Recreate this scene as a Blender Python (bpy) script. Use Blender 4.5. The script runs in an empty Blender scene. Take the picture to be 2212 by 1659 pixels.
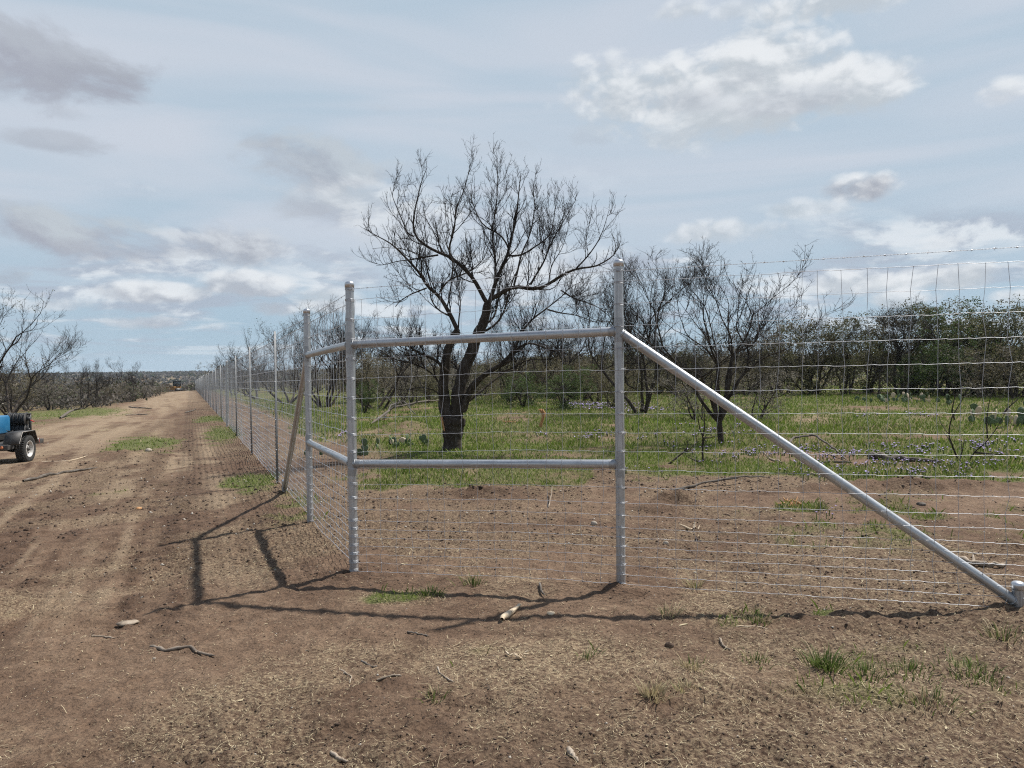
import bpy, math, numpy as np
from mathutils import Matrix, Vector
C = bpy.context.scene
COL = C.collection
R_ = math.radians
# ------------------------------------------------------------------ camera
PITCH, ROLL, EYE, FPX = R_(1.16), R_(0.6), 1.8, 1600.0      # FPX: focal length in units of a 2212 px wide frame
cam_d = bpy.data.cameras.new('camera')
cam_d.sensor_width = 36; cam_d.lens = 36*FPX/2212; cam_d.clip_start = .05; cam_d.clip_end = 20000
cam = bpy.data.objects.new('camera', cam_d); COL.objects.link(cam); C.camera = cam
CM = Matrix.Rotation(math.pi/2-PITCH, 3, 'X') @ Matrix.Rotation(-ROLL, 3, 'Z')
cam.matrix_world = Matrix.Translation((0, 0, EYE)) @ CM.to_4x4()
CMn = np.array(CM)
# ------------------------------------------------------------------ light
SUN_AZ, SUN_EL = R_(58), R_(58)
sd = Vector((math.cos(SUN_EL)*math.sin(SUN_AZ), math.cos(SUN_EL)*math.cos(SUN_AZ), math.sin(SUN_EL)))
sun_d = bpy.data.lights.new('sun', 'SUN'); sun_d.energy = 4.6; sun_d.angle = R_(1.2); sun_d.color = (1, .965, .91)
sun = bpy.data.objects.new('sun', sun_d); COL.objects.link(sun)
sun.rotation_euler = sd.to_track_quat('Z', 'Y').to_euler(); sun.location = (30, 20, 60)
C.view_settings.view_transform = 'Standard'; C.view_settings.look = 'None'
C.cycles.use_denoising = False; C.cycles.filter_width = 1.15
C.view_settings.exposure = .5; C.view_settings.gamma = 1

def build_world():
    w = bpy.data.worlds.new('World'); C.world = w; w.use_nodes = True
    w.cycles.sampling_method = 'MANUAL'; w.cycles.sample_map_resolution = 512
    nt = w.node_tree; nt.nodes.clear(); N = nt.nodes.new; L = nt.links.new
    def val(s, x):
        if isinstance(x, (int, float)): s.default_value = x
        elif isinstance(x, tuple): s.default_value = x
        else: L(x, s)
    def m(op, a, b=0., c=0., clamp=False):
        n = N('ShaderNodeMath'); n.operation = op; n.use_clamp = clamp
        val(n.inputs[0], a); val(n.inputs[1], b); val(n.inputs[2], c); return n.outputs[0]
    def mapr(x, a, b, lo=0., hi=1.):
        n = N('ShaderNodeMapRange'); n.interpolation_type = 'SMOOTHSTEP'
        val(n.inputs[0], x); n.inputs[1].default_value = a; n.inputs[2].default_value = b
        n.inputs[3].default_value = lo; n.inputs[4].default_value = hi; return n.outputs[0]
    def mix(f, a, b):
        n = N('ShaderNodeMix'); n.data_type = 'RGBA'; val(n.inputs[0], f)
        val(n.inputs[6], a if not isinstance(a, tuple) else (*a, 1)); val(n.inputs[7], b if not isinstance(b, tuple) else (*b, 1)); return n.outputs[2]
    def noise(vec, scale, detail=6., rough=.55, dist=0.):
        n = N('ShaderNodeTexNoise'); L(vec, n.inputs['Vector']); n.inputs['Scale'].default_value = scale
        n.inputs['Detail'].default_value = detail; n.inputs['Roughness'].default_value = rough; n.inputs['Distortion'].default_value = dist
        return n.outputs['Fac']
    def comb(x, y, z=0.):
        n = N('ShaderNodeCombineXYZ'); val(n.inputs[0], x); val(n.inputs[1], y); val(n.inputs[2], z); return n.outputs[0]
    sky = N('ShaderNodeTexSky'); sky.sky_type = 'NISHITA'; sky.sun_disc = False
    sky.sun_elevation = SUN_EL; sky.sun_rotation = SUN_AZ; sky.air_density = 1.0; sky.dust_density = 1.2
    tc = N('ShaderNodeTexCoord'); sp = N('ShaderNodeSeparateXYZ'); L(tc.outputs['Generated'], sp.inputs[0])
    X, Y, Z = sp.outputs
    az = m('ARCTAN2', X, Y); el = m('ARCSINE', Z)
    ae = comb(az, el)
    # warped directions for ragged cloud outlines
    n1 = noise(comb(m('MULTIPLY', az, 1.), m('MULTIPLY', el, 1.9)), 7.5, 9., .6, .3)
    n2 = noise(comb(m('ADD', az, .013), m('ADD', m('MULTIPLY', el, 1.9), .03)), 7.5, 9., .6, .3)      # the same, a little towards the sun
    def puffs(da, de):
        v = comb(m('ADD', az, da), m('MULTIPLY', m('ADD', el, de), 1.45)); t = 0.
        for sc, d, w in ((10., 2., 1.7), (25., 4., .95)):
            q = m('ABSOLUTE', m('SUBTRACT', m('MULTIPLY', noise(v, sc, d, .5, .25), 2.), 1.)); t = m('MULTIPLY_ADD', q, w, t)
        return t
    p1 = puffs(0., 0.); p2 = puffs(.010, .016); prel = m('MULTIPLY', m('SUBTRACT', p1, p2), 2.2)
    relief = m('MULTIPLY', m('SUBTRACT', n1, n2), 5.)
    # flat-layer coordinates: cloud rows that close up towards the horizon
    q = m('DIVIDE', 1., m('ADD', m('MAXIMUM', Z, 0.), .055))
    fl = comb(m('MULTIPLY', X, q), m('MULTIPLY', Y, q))
    f1 = noise(fl, .55, 7., .55, .4)
    f2 = noise(comb(m('MULTIPLY', az, .7), m('MULTIPLY', el, 5.)), 2.2, 3., .5, .8)
    # veil of thin high cloud over blue
    col = sky.outputs[0]
    blue = mix(mapr(el, .0, .75), (2.1, 3.35, 4.55), (1.0, 1.6, 2.9))
    col = mix(.65, col, blue)
    veil = mix(mapr(f2, .3, .7), (3.3, 4.1, 4.85), (4.25, 4.62, 5.2))
    vf = m('MULTIPLY', mapr(el, 1.1, .42), mapr(el, -.02, .16, .55, .96))
    col = mix(vf, col, veil)
    col = mix(mapr(el, .20, .02, 0., .62), col, (2.55, 3.7, 4.6))
    # low rows of cumulus seen edge-on
    rows = m('MULTIPLY', mapr(f1, .47, .6), mapr(el, .30, .16))
    rows = m('MULTIPLY', rows, mapr(el, .0, .05, .25, 1.))
    rowc = mix(mapr(m('ADD', relief, m('MULTIPLY', m('SUBTRACT', f1, .55), 2.)), -.25, .45), (3.0, 3.35, 4.0), (5.7, 5.95, 6.2))
    col = mix(m('MULTIPLY', rows, .75), col, rowc)
    # single clouds: x, y, half sizes in the photograph's frame, opacity, dark base, lit top
    G0 = (2.7, 2.85, 3.35)
    G1, G2, G3 = (2.75, 2.95, 3.4), (3.2, 3.45, 3.9), (3.75, 4.1, 4.45)
    W1, W2, W3 = (5.8, 6.0, 6.2), (5.2, 5.5, 5.8), (4.3, 4.6, 5.0)
    clouds = [
        (85, 115, 310, 125, .95, G0, G2, .9), (230, 185, 140, 62, .85, G0, G1, .9), (150, 298, 150, 26, .6, G1, G2, 1.), (170, 240, 80, 22, .35, G1, G2, 1.),
        (150, 478, 250, 58, .9, G0, G3, .9), (270, 538, 160, 34, .9, G0, G2, .9), (520, 520, 170, 50, .85, G1, W3, .9), (390, 520, 90, 40, .5, G2, W3, 1.),
        (690, 345, 220, 70, .75, G1, G3, 1.), (660, 440, 160, 62, .65, G2, W3, 1.), (570, 300, 60, 30, .4, G1, G2, 1.), (800, 430, 120, 46, .5, G3, W2, 1.),
        (30, 588, 70, 24, .7, G1, G3, .9), (130, 645, 130, 22, .75, G2, W2, .9), (330, 622, 150, 28, .85, G2, W1, .9), (540, 608, 110, 34, .85, G2, W1, .9),
        (330, 688, 120, 18, .7, G2, W3, 1.), (590, 662, 70, 18, .8, G2, W1, .9), (470, 700, 70, 14, .7, G2, W2, .9), (720, 645, 90, 30, .7, G3, W1, 1.),
        (1390, 205, 210, 78, .85, G3, W1, .46), (1560, 215, 210, 110, .85, G3, W1, .46), (1680, 160, 200, 120, .9, G3, W1, .46), (1840, 195, 160, 66, .9, G3, W1, .46),
        (1540, 275, 240, 60, .6, G3, W2, 1.), (1470, 225, 120, 34, .6, G2, W3, .8), (1600, 175, 90, 30, .35, G2, W2, .8), (1690, 232, 150, 36, .6, G2, W3, .8), (1840, 12, 240, 34, .8, G3, W1, .9), (1470, 34, 70, 28, .7, G3, W1, 1.), (1590, 34, 60, 22, .5, G3, W1, 1.),
        (2170, 208, 75, 32, .85, W3, W1, 1.), (1850, 414, 100, 36, 1., G1, W1, .9), (1740, 456, 130, 24, .6, G3, W1, 1.), (1560, 505, 140, 30, .7, G3, W1, .9),
        (1100, 320, 90, 26, .3, G2, G3, 1.2), (1270, 300, 70, 30, .3, G2, G3, 1.2), (830, 240, 70, 22, .25, G2, G3, 1.2), (900, 500, 200, 80, .5, W3, W2, 1.),
        (1150, 590, 240, 70, .6, W3, W1, 1.), (2050, 610, 150, 34, .9, G3, W1, .8), (1820, 620, 130, 30, .8, G3, W1, .8), (2190, 650, 70, 22, .85, G3, W1, .8), (2040, 532, 60, 20, .5, W3, W1, 1.),
        (1960, 655, 90, 22, .8, G3, W1, .8)]
    for (px, py, rx, ry, op, cb, ct, k) in clouds:
        a0 = math.atan((px-1106)/FPX); e0 = math.atan((797-py)/FPX*math.cos(a0))
        ra = rx/FPX*math.cos(a0)**2; re = ry/FPX*math.cos(a0)
        dx = m('MULTIPLY', m('SUBTRACT', az, a0), 1/ra); dy = m('MULTIPLY', m('SUBTRACT', el, e0), 1/re)
        d2 = m('ADD', m('MULTIPLY', dx, dx), m('MULTIPLY', dy, dy))
        dens = m('ADD', m('SUBTRACT', 1., d2), m('MULTIPLY', m('SUBTRACT', n1, .53), 5.2*k))
        hi, rel_ = .95, m('MULTIPLY', relief, 1.1)
        if ct is W1:                                            # heaped cloud: rounded heads, crisp above
            dens = m('ADD', m('SUBTRACT', 1.22, d2), m('ADD', m('MULTIPLY', m('SUBTRACT', p1, .40), .85), m('MULTIPLY', m('SUBTRACT', n1, .53), 2.4)))
            hi, rel_ = 1., m('ADD', m('MULTIPLY', relief, .6), m('MULTIPLY', prel, .55))
        a = m('MULTIPLY', mapr(dens, .0, hi), op)
        lit = m('ADD', m('MULTIPLY', dy, .55), m('ADD', rel_, m('MULTIPLY', m('SUBTRACT', .9, dens), .15)))
        col = mix(a, col, mix(mapr(lit, -.55, .75), cb, ct))
    # paler air at the horizon
    col = mix(mapr(el, .06, -.01, 0., .45), col, (3.3, 4.3, 5.0))
    bg = N('ShaderNodeBackground'); L(col, bg.inputs[0]); bg.inputs[1].default_value = .1
    out = N('ShaderNodeOutputWorld'); L(bg.outputs[0], out.inputs[0])
build_world()

# ------------------------------------------------------------------ helpers
def tag(o, label=None, cat=None, group=None, kind=None):
    if label: o['label'] = label
    if cat: o['category'] = cat
    if group: o['group'] = group
    if kind: o['kind'] = kind
    return o
def empty(name, loc, rz=0., label=None, cat=None, group=None):
    o = bpy.data.objects.new(name, None); COL.objects.link(o); o.location = loc; o.rotation_euler = (0, 0, rz)
    o.empty_display_size = .2
    return tag(o, label, cat, group)
def mesh(name, V, F, mat=None, col=None, smooth=False, attrs=None):
    V = np.ascontiguousarray(V, dtype=np.float32).reshape(-1, 3)
    F = [np.asarray(f, dtype=np.int32) for f in (F if isinstance(F, list) else [F])]
    F = [f for f in F if len(f)]
    me = bpy.data.meshes.new(name); me.vertices.add(len(V)); me.vertices.foreach_set('co', V.ravel())
    idx = np.concatenate([f.ravel() for f in F]); tot = np.concatenate([np.full(len(f), f.shape[1], np.int32) for f in F])
    st = np.concatenate([[0], np.cumsum(tot)[:-1]]).astype(np.int32)
    me.loops.add(len(idx)); me.loops.foreach_set('vertex_index', idx)
    me.polygons.add(len(tot)); me.polygons.foreach_set('loop_start', st)
    if smooth: me.polygons.foreach_set('use_smooth', np.ones(len(tot), dtype=bool))
    if mat: me.materials.append(mat)
    me.update(calc_edges=True)
    if col is not None:
        a = me.attributes.new('Col', 'FLOAT_COLOR', 'POINT')
        c = np.ones((len(V), 4), np.float32); c[:, :3] = col; a.data.foreach_set('color', c.ravel())
    for k, v in (attrs or {}).items():
        a = me.attributes.new(k, 'FLOAT', 'POINT'); a.data.foreach_set('value', np.asarray(v, np.float32))
    return me
def obj(name, me, parent=None, loc=None, rot=None, scale=None):
    o = bpy.data.objects.new(name, me); COL.objects.link(o)
    if parent: o.parent = parent
    if loc is not None: o.location = loc
    if rot is not None: o.rotation_euler = rot
    if scale is not None: o.scale = scale
    return o
class MB:
    """collects shapes into one mesh"""
    def __init__(s): s.V = []; s.F = {}; s.n = 0
    def add(s, V, F):
        V = np.asarray(V, float).reshape(-1, 3)
        for f in (F if isinstance(F, list) else [F]):
            f = np.asarray(f)
            if len(f): s.F.setdefault(f.shape[1], []).append(f+s.n)
        s.V.append(V); s.n += len(V); return s
    def box(s, c, size, M=None, taper=1.):
        x, y, z = np.array(size)/2.
        v = np.array([[sx*x*(taper if sz > 0 else 1), sy*y*(taper if sz > 0 else 1), sz*z] for sz in (-1, 1) for sy in (-1, 1) for sx in (-1, 1)])
        if M is not None: v = v @ np.array(M).T
        return s.add(v+np.array(c), np.array([[0, 2, 3, 1], [4, 5, 7, 6], [0, 1, 5, 4], [2, 6, 7, 3], [0, 4, 6, 2], [1, 3, 7, 5]]))
    def lathe(s, prof, n=20, c=(0, 0, 0), axis='z', cap=True):
        prof = np.array(prof, float); k = len(prof); a = np.linspace(0, 2*np.pi, n, endpoint=False)
        V = np.stack([np.outer(prof[:, 0], np.cos(a)), np.outer(prof[:, 0], np.sin(a)), np.repeat(prof[:, 1][:, None], n, 1)], -1).reshape(-1, 3)
        if axis == 'x': V = V[:, [2, 0, 1]]
        if axis == 'y': V = V[:, [1, 2, 0]]
        i, j = np.meshgrid(np.arange(k-1), np.arange(n), indexing='ij'); j2 = (j+1) % n
        F = [np.stack([i*n+j, i*n+j2, (i+1)*n+j2, (i+1)*n+j], -1).reshape(-1, 4)]
        s.add(V+np.array(c), F)
        if cap:
            W = V+np.array(c); s.add(W[:n], [np.array([np.arange(n)[::-1]])]); s.add(W[-n:], [np.array([np.arange(n)])])
        return s
    def pipe(s, p, q, r, n=20, r2=None, cap=True):
        p = np.array(p, float); q = np.array(q, float); d = q-p; L = np.linalg.norm(d); d /= L
        u = np.cross(d, [0, 0, 1.] if abs(d[2]) < .9 else [1., 0, 0]); u /= np.linalg.norm(u); w = np.cross(d, u)
        a = np.linspace(0, 2*np.pi, n, endpoint=False); ring = np.outer(np.cos(a), u)+np.outer(np.sin(a), w)
        V = np.concatenate([p+ring*r, q+ring*(r2 or r)]); j = np.arange(n); j2 = (j+1) % n
        s.add(V, [np.stack([j, j2, n+j2, n+j], -1)])
        if cap:
            s.add(V[:n], [np.array([j[::-1]])]); s.add(V[n:], [np.array([j])])
        return s
    def prism(s, poly, x0, x1, axis='x'):
        """closed outline extruded along an axis"""
        k = len(poly); P = np.array(poly, float)
        def put(t):
            if axis == 'x': return np.c_[np.full(k, t), P]
            if axis == 'y': return np.c_[P[:, 0], np.full(k, t), P[:, 1]]
            return np.c_[P, np.full(k, t)]
        j = np.arange(k); j2 = (j+1) % k
        s.add(np.concatenate([put(x0), put(x1)]), [np.stack([j, j2, k+j2, k+j], -1), np.array([j[::-1]]), np.array([j+k])])
        return s
    def tubes(s, polys, sides=4):
        V, F = tubes(polys, sides); return s.add(V, F)
    def mesh(s, name, mat, smooth=False, **kw):
        return mesh(name, np.concatenate(s.V), [np.concatenate(f) for f in s.F.values()], mat, smooth=smooth, **kw)
    def obj(s, name, mat, parent=None, smooth=False, loc=None, rot=None, bevel=0, **kw):
        o = obj(name, s.mesh(name, mat, smooth, **kw), parent, loc, rot)
        if bevel:
            b = o.modifiers.new('bevel', 'BEVEL'); b.width = bevel; b.segments = 2; b.limit_method = 'ANGLE'
        return o
def tubes(polys, sides=4):
    groups = {}
    for P, R in polys: groups.setdefault(len(P), []).append((P, R))
    Vs, Fs, off = [], [], 0
    for n, g in groups.items():
        V, F = tube_batch(np.array([a[0] for a in g], float), np.array([a[1] for a in g], float), sides)
        Vs.append(V); Fs.append(F+off); off += len(V)
    return np.concatenate(Vs), np.concatenate(Fs)
def tube_batch(P, R, sides):
    B, n, _ = P.shape
    T = np.gradient(P, axis=1); T /= np.linalg.norm(T, axis=2, keepdims=True)+1e-9
    mt = np.abs(T.mean(1)); ref = np.zeros((B, 3)); ref[np.arange(B), np.argmin(mt, 1)] = 1
    U = np.cross(T, ref[:, None, :]); U /= np.linalg.norm(U, axis=2, keepdims=True)+1e-9
    W = np.cross(T, U); a = np.linspace(0, 2*np.pi, sides, endpoint=False)
    V = P[:, :, None, :]+R[:, :, None, None]*(np.cos(a)[None, None, :, None]*U[:, :, None, :]+np.sin(a)[None, None, :, None]*W[:, :, None, :])
    i, j = np.meshgrid(np.arange(n-1), np.arange(sides), indexing='ij'); j2 = (j+1) % sides
    f = np.stack([i*sides+j, i*sides+j2, (i+1)*sides+j2, (i+1)*sides+j], -1).reshape(-1, 4)
    F = (f[None]+(np.arange(B)*n*sides)[:, None, None]).reshape(-1, 4)
    return V.reshape(-1, 3), F
# value noise over the plane (for terrain and for what grows where)
def hsh(i, j, s):
    n = (i*374761393+j*668265263+s*1274126177) & 0x7fffffff
    n = ((n ^ (n >> 13))*1274126177) & 0x7fffffff
    return ((n ^ (n >> 16)) & 0xffff)/65535.
def vnoise(x, y, s=0):
    xi = np.floor(x).astype(np.int64); yi = np.floor(y).astype(np.int64); fx = x-xi; fy = y-yi
    ux = fx*fx*fx*(fx*(fx*6-15)+10); uy = fy*fy*fy*(fy*(fy*6-15)+10)
    a, b, c, d = hsh(xi, yi, s), hsh(xi+1, yi, s), hsh(xi, yi+1, s), hsh(xi+1, yi+1, s)
    return (a*(1-ux)+b*ux)*(1-uy)+(c*(1-ux)+d*ux)*uy
def fbm(x, y, s=0, o=4, g=.5):
    t = 0; amp = 1; tot = 0
    for k in range(o):
        t = t+amp*vnoise(x*2**k, y*2**k, s+k*17); tot += amp; amp *= g
    return t/tot
def sst(x, a, b):
    t = np.clip((x-a)/(b-a), 0, 1); return t*t*(3-2*t)
# ------------------------------------------------------------------ lie of the land
def G(x, y):
    x = np.asarray(x, float); y = np.asarray(y, float)
    neg = np.minimum(x, 0)
    z = .0356*(-250*np.tanh(-neg/250)) + .10*np.tanh(np.maximum(x, 0)*.10)
    r = np.hypot(x, y)
    z = z - 5.*sst(r, 190, 420)*sst(-x, -60, 60) + 14.*sst(r, 650, 1500) + 3.2*sst(r, 60, 170)*sst(x, -15, 10)
    return z
def Gf(x, y): return float(G(x, y))
def at(px, py):
    """the point of the ground seen at a place of the photograph"""
    d = CMn @ np.array([(px-1106)/FPX, (829.5-py)/FPX, -1.])
    t = np.concatenate([np.linspace(1.5, 120, 4000), np.linspace(120, 1500, 3000)])
    P = np.array([0, 0, EYE])+t[:, None]*d
    below = np.nonzero(P[:, 2] < G(P[:, 0], P[:, 1]))[0]
    k = below[0] if len(below) else 6000
    p = P[k]; return np.array([p[0], p[1], Gf(p[0], p[1])])
def at_depth(px, py, y):
    d = CMn @ np.array([(px-1106)/FPX, (829.5-py)/FPX, -1.]); return np.array([0, 0, EYE])+d*(y/d[1])
FX0, FY0, FS = -1.464, 6.73, -.4345                 # the long fence: x = FX0 + FS*(y-FY0)
def fence_u(x, y): return (FX0+FS*(y-FY0)-x)*.917   # metres outside the long fence
def fence_v(x, y): return y*.917+x*-.398

def blobs(x, y, lst):
    """soft patches of ground: (px, py, half width px, half height px)"""
    out = np.zeros_like(x)
    for (px, py, rx, ry) in lst:
        c = at(px, py); e = at(px+rx, py); f = at(px, py-ry); g = at(px, py+ry)
        hx = abs(e[0]-c[0])+.05; hy0 = max(f[1]-c[1], .1); hy1 = max(c[1]-g[1], .1)
        sx = (c[0]/c[1])
        dy = y-c[1]; dx = (x-c[0]-sx*dy)/hx; dy = np.where(dy > 0, dy/hy0, dy/hy1)
        out = np.maximum(out, 1.25-np.sqrt(dx*dx+dy*dy))
    return np.clip(out, 0, 1)
GRASS_B = [(930, 1030, 210, 34), (1130, 1010, 60, 30), (540, 1045, 60, 26), (478, 940, 45, 22), (305, 962, 75, 26), (150, 893, 90, 14), (860, 1290, 100, 16), (455, 905, 30, 10),
           (1720, 1100, 60, 12), (1780, 1320, 30, 8), (700, 915, 60, 40)]
BARE_B = [(850, 935, 110, 14), (1110, 905, 70, 12), (1150, 945, 140, 12), (1330, 945, 80, 10), (1900, 885, 180, 9), (2050, 900, 110, 10), (2170, 925, 60, 16), (1760, 905, 70, 12), (1180, 985, 150, 10), (2150, 1050, 90, 8), (1800, 1052, 120, 8), (1290, 1030, 110, 22)]
def masks(x, y):
    u = fence_u(x, y); v = fence_v(x, y)
    n1 = fbm(x*.35, y*.35, 3); n2 = fbm(x*1.3, y*1.3, 9); n3 = fbm(x*.09, y*.09, 21); n4 = fbm(x*4, y*4, 31, 3)
    streak = fbm(u*2.2, v*.10, 41, 4)
    inside = sst(u, .3, -.3)
    # inside the fence: graded strip along it, then pasture
    line = -1.464+(y-6.73)*-3.39                      # x of the short fence line at depth y
    edge = 11.4+(n1-.5)*2.6+(n2-.5)*1.2-.05*x
    field = inside*sst(y, edge-.35, edge+.5)*sst(-u, 2.0, 3.6)
    grass = field*sst(n1*.5+n2*.35+n4*.15, .29, .45)
    grass = np.clip(grass-1.0*blobs(x, y, BARE_B)*sst(n2*.5+n4*.5, .36, .56), 0, 1)
    gb = blobs(x, y, GRASS_B)
    grass = np.maximum(grass, sst(gb*.9+(n2-.5)*.9+(n4-.5)*.5, .30, .62))
    weak = blobs(x, y, [(1920, 1130, 330, 60), (1980, 1460, 260, 60), (1700, 1340, 150, 30), (640, 1100, 60, 40)])
    grass = np.maximum(grass, weak*sst(n2*.4+n4*.6, .50, .66)*.8)
    left = sst(u, 7.0+(n1-.5)*3, 9.5+(n1-.5)*3)*sst(y, 24, 32)
    grass = np.maximum(grass, left*.55*sst(n1, .4, .6))
    rc = 5.2-1.1*sst(y, 30, 90)
    road = sst(np.abs(u-rc-1.2*sst(y, 45, 20)), 3.1+(n1-.5)*1.6, 1.9)*sst(y, 13, 22)*sst(streak*.7+n2*.3, .30, .52)
    road = np.maximum(road, .5*sst(np.abs(u-2.2), 2.2, 1.2)*sst(y, 60, 90))
    tr = np.maximum(np.exp(-((u-2.55)/.22)**2), np.exp(-((u-.95)/.22)**2))*sst(y, 9, 11)*sst(y, 34, 26)
    road = np.maximum(road, .75*tr*sst(n2, .3, .5))
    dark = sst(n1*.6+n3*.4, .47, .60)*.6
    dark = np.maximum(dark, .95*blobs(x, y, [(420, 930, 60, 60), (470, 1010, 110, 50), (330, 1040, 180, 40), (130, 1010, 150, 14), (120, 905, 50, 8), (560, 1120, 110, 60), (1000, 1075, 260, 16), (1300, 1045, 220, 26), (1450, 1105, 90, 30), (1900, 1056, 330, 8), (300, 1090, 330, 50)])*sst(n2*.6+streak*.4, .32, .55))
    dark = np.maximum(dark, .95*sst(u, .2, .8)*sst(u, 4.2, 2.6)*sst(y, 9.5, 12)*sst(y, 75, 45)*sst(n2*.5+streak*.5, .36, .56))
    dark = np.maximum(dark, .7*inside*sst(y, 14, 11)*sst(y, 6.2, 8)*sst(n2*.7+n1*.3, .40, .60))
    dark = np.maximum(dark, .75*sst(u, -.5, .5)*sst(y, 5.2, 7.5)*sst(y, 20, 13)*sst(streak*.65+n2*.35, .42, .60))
    st2 = fbm(u*3.4, v*.16, 141, 3)
    lv = sst(u, .6, 1.6)*sst(y, 4.5, 6.5)*sst(y, 26, 18)
    road = np.maximum(road, .8*lv*sst(st2*.75+n2*.25, .53, .66))
    dark = np.maximum(dark, .9*lv*sst(st2*.75+n2*.25, .46, .36))
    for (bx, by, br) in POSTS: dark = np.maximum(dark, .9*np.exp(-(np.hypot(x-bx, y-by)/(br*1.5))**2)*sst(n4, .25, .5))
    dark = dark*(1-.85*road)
    straw = sst(n1*.5+n2*.5, .42, .60)*(1-.6*dark)
    straw = np.maximum(straw, sst(gb, .1, .5)*.6)
    return dict(grass=grass, road=np.clip(road, 0, 1), dark=np.clip(dark, 0, 1), straw=np.clip(straw, 0, 1)*(1-road*.6), u=u, v=v, streak=streak*.5+st2*.5)
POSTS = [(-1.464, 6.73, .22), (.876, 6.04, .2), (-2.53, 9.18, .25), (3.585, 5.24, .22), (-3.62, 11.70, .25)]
TRACKS = [([(0, 1335), (110, 1360), (200, 1395), (300, 1470)], .16), ([(0, 1290), (160, 1325), (250, 1350)], .16), ([(1380, 1330), (1700, 1335), (2212, 1380)], .2), ([(1350, 1480), (1700, 1525), (2212, 1545)], .22), ([(260, 1180), (420, 1230), (640, 1200)], .2), ([(330, 1250), (420, 1300), (480, 1360)], .18)]
def relief(x, y, M, r):
    rough = 1-.75*M['road']; fine = sst(r, 60, 12)
    z = .05*(fbm(x*.8, y*.8, 5)-.5)*sst(r, 80, 10)*(1.4-.9*M['road'])
    z = z+rough*fine*(.042*(fbm(x*3.1, y*3.1, 51, 4, .6)-.5)+.10*M['dark']*np.maximum(fbm(x*5.5, y*5.5, 61, 3)-.52, 0))
    z = z+fine*.026*(fbm(x*14, y*14, 71, 2)-.5)*(1+1.2*M['dark'])*sst(r, 16, 6)
    z = z+.05*(M['streak']-.5)*fine*sst(M['u'], -.5, .5)
    # heaped spoil along the graded edges
    for (px, py, rx, ry, h) in [(100, 1010, 110, 9, .10), (250, 985, 60, 8, .12), (1450, 1095, 60, 12, .16), (1950, 1055, 300, 6, .12), (1020, 1068, 260, 8, .07), (1310, 1025, 110, 12, .1), (2190, 1195, 40, 14, .14), (130, 903, 120, 5, .2), (870, 925, 50, 8, .25), (300, 990, 60, 8, .1)]:
        z = z+h*blobs(x, y, [(px, py, rx, ry)])*(.3+1.4*fbm(x*4, y*4, 81, 3))*fine
    for (bx, by, br) in POSTS:
        q = np.hypot(x-bx, y-by); z = z+(.03*np.exp(-(q/br)**2)*(.4+1.2*fbm(x*9, y*9, 33, 3)))
    for pts, hw in TRACKS:
        P = [at(*p)[:2] for p in pts]
        best = np.full(x.shape, 9.); along = np.zeros(x.shape); acc = 0; side = np.zeros(x.shape)
        for a, b in zip(P[:-1], P[1:]):
            d = b-a; L = np.linalg.norm(d); d = d/L
            t = (x-a[0])*d[0]+(y-a[1])*d[1]; s = (x-a[0])*-d[1]+(y-a[1])*d[0]
            dd = np.hypot(s, np.maximum(np.maximum(-t, t-L), 0)); k = dd < best
            best = np.where(k, dd, best); along = np.where(k, acc+t, along); side = np.where(k, s, side); acc += L
        w = sst(best, hw+.03, hw-.03)*sst(fbm(x*1.7, y*1.7, 91), .3, .55)
        z = z+w*(-.012+.016*sst(np.sin((along+np.abs(side)*.8)*2*np.pi/.09), -.3, .6))
    return z
def Gz(x, y):
    x = np.atleast_1d(np.asarray(x, float)); y = np.atleast_1d(np.asarray(y, float))
    return G(x, y)+relief(x, y, masks(x, y), np.hypot(x, y))
def atz(px, py):
    p = at(px, py); p[2] = Gz(p[0], p[1])[0]; return p

# ------------------------------------------------------------------ materials
def material(name, rough=.8, metal=0., spec=.3):
    m = bpy.data.materials.new(name); m.use_nodes = True; nt = m.node_tree; b = nt.nodes['Principled BSDF']
    b.inputs['Roughness'].default_value = rough; b.inputs['Metallic'].default_value = metal; b.inputs['Specular IOR Level'].default_value = spec
    return m, nt, b
def n_noise(nt, vec, scale, detail=5., rough=.55):
    n = nt.nodes.new('ShaderNodeTexNoise'); n.inputs['Scale'].default_value = scale; n.inputs['Detail'].default_value = detail; n.inputs['Roughness'].default_value = rough
    nt.links.new(vec, n.inputs['Vector']); return n.outputs['Fac']
def n_ramp(nt, f, stops):
    r = nt.nodes.new('ShaderNodeValToRGB'); e = r.color_ramp.elements
    while len(e) < len(stops): e.new(.5)
    for k, (p, c) in enumerate(stops): e[k].position = p; e[k].color = (*c, 1) if len(c) == 3 else c
    nt.links.new(f, r.inputs[0]); return r.outputs[0]
def n_mix(nt, f, a, b, mode='MIX'):
    n = nt.nodes.new('ShaderNodeMix'); n.data_type = 'RGBA'; n.blend_type = mode
    for s, v in ((n.inputs[0], f), (n.inputs[6], a), (n.inputs[7], b)):
        if isinstance(v, (int, float)): s.default_value = v
        elif isinstance(v, tuple): s.default_value = (*v, 1)
        else: nt.links.new(v, s)
    return n.outputs[2]
def n_math(nt, op, a, b=0., clamp=False):
    n = nt.nodes.new('ShaderNodeMath'); n.operation = op; n.use_clamp = clamp
    for s, v in ((n.inputs[0], a), (n.inputs[1], b)):
        if isinstance(v, (int, float)): s.default_value = v
        else: nt.links.new(v, s)
    return n.outputs[0]
def n_bump(nt, b, h, strength, dist):
    n = nt.nodes.new('ShaderNodeBump'); n.inputs['Strength'].default_value = strength; n.inputs['Distance'].default_value = dist
    nt.links.new(h, n.inputs['Height']); nt.links.new(n.outputs[0], b.inputs['Normal'])
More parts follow.
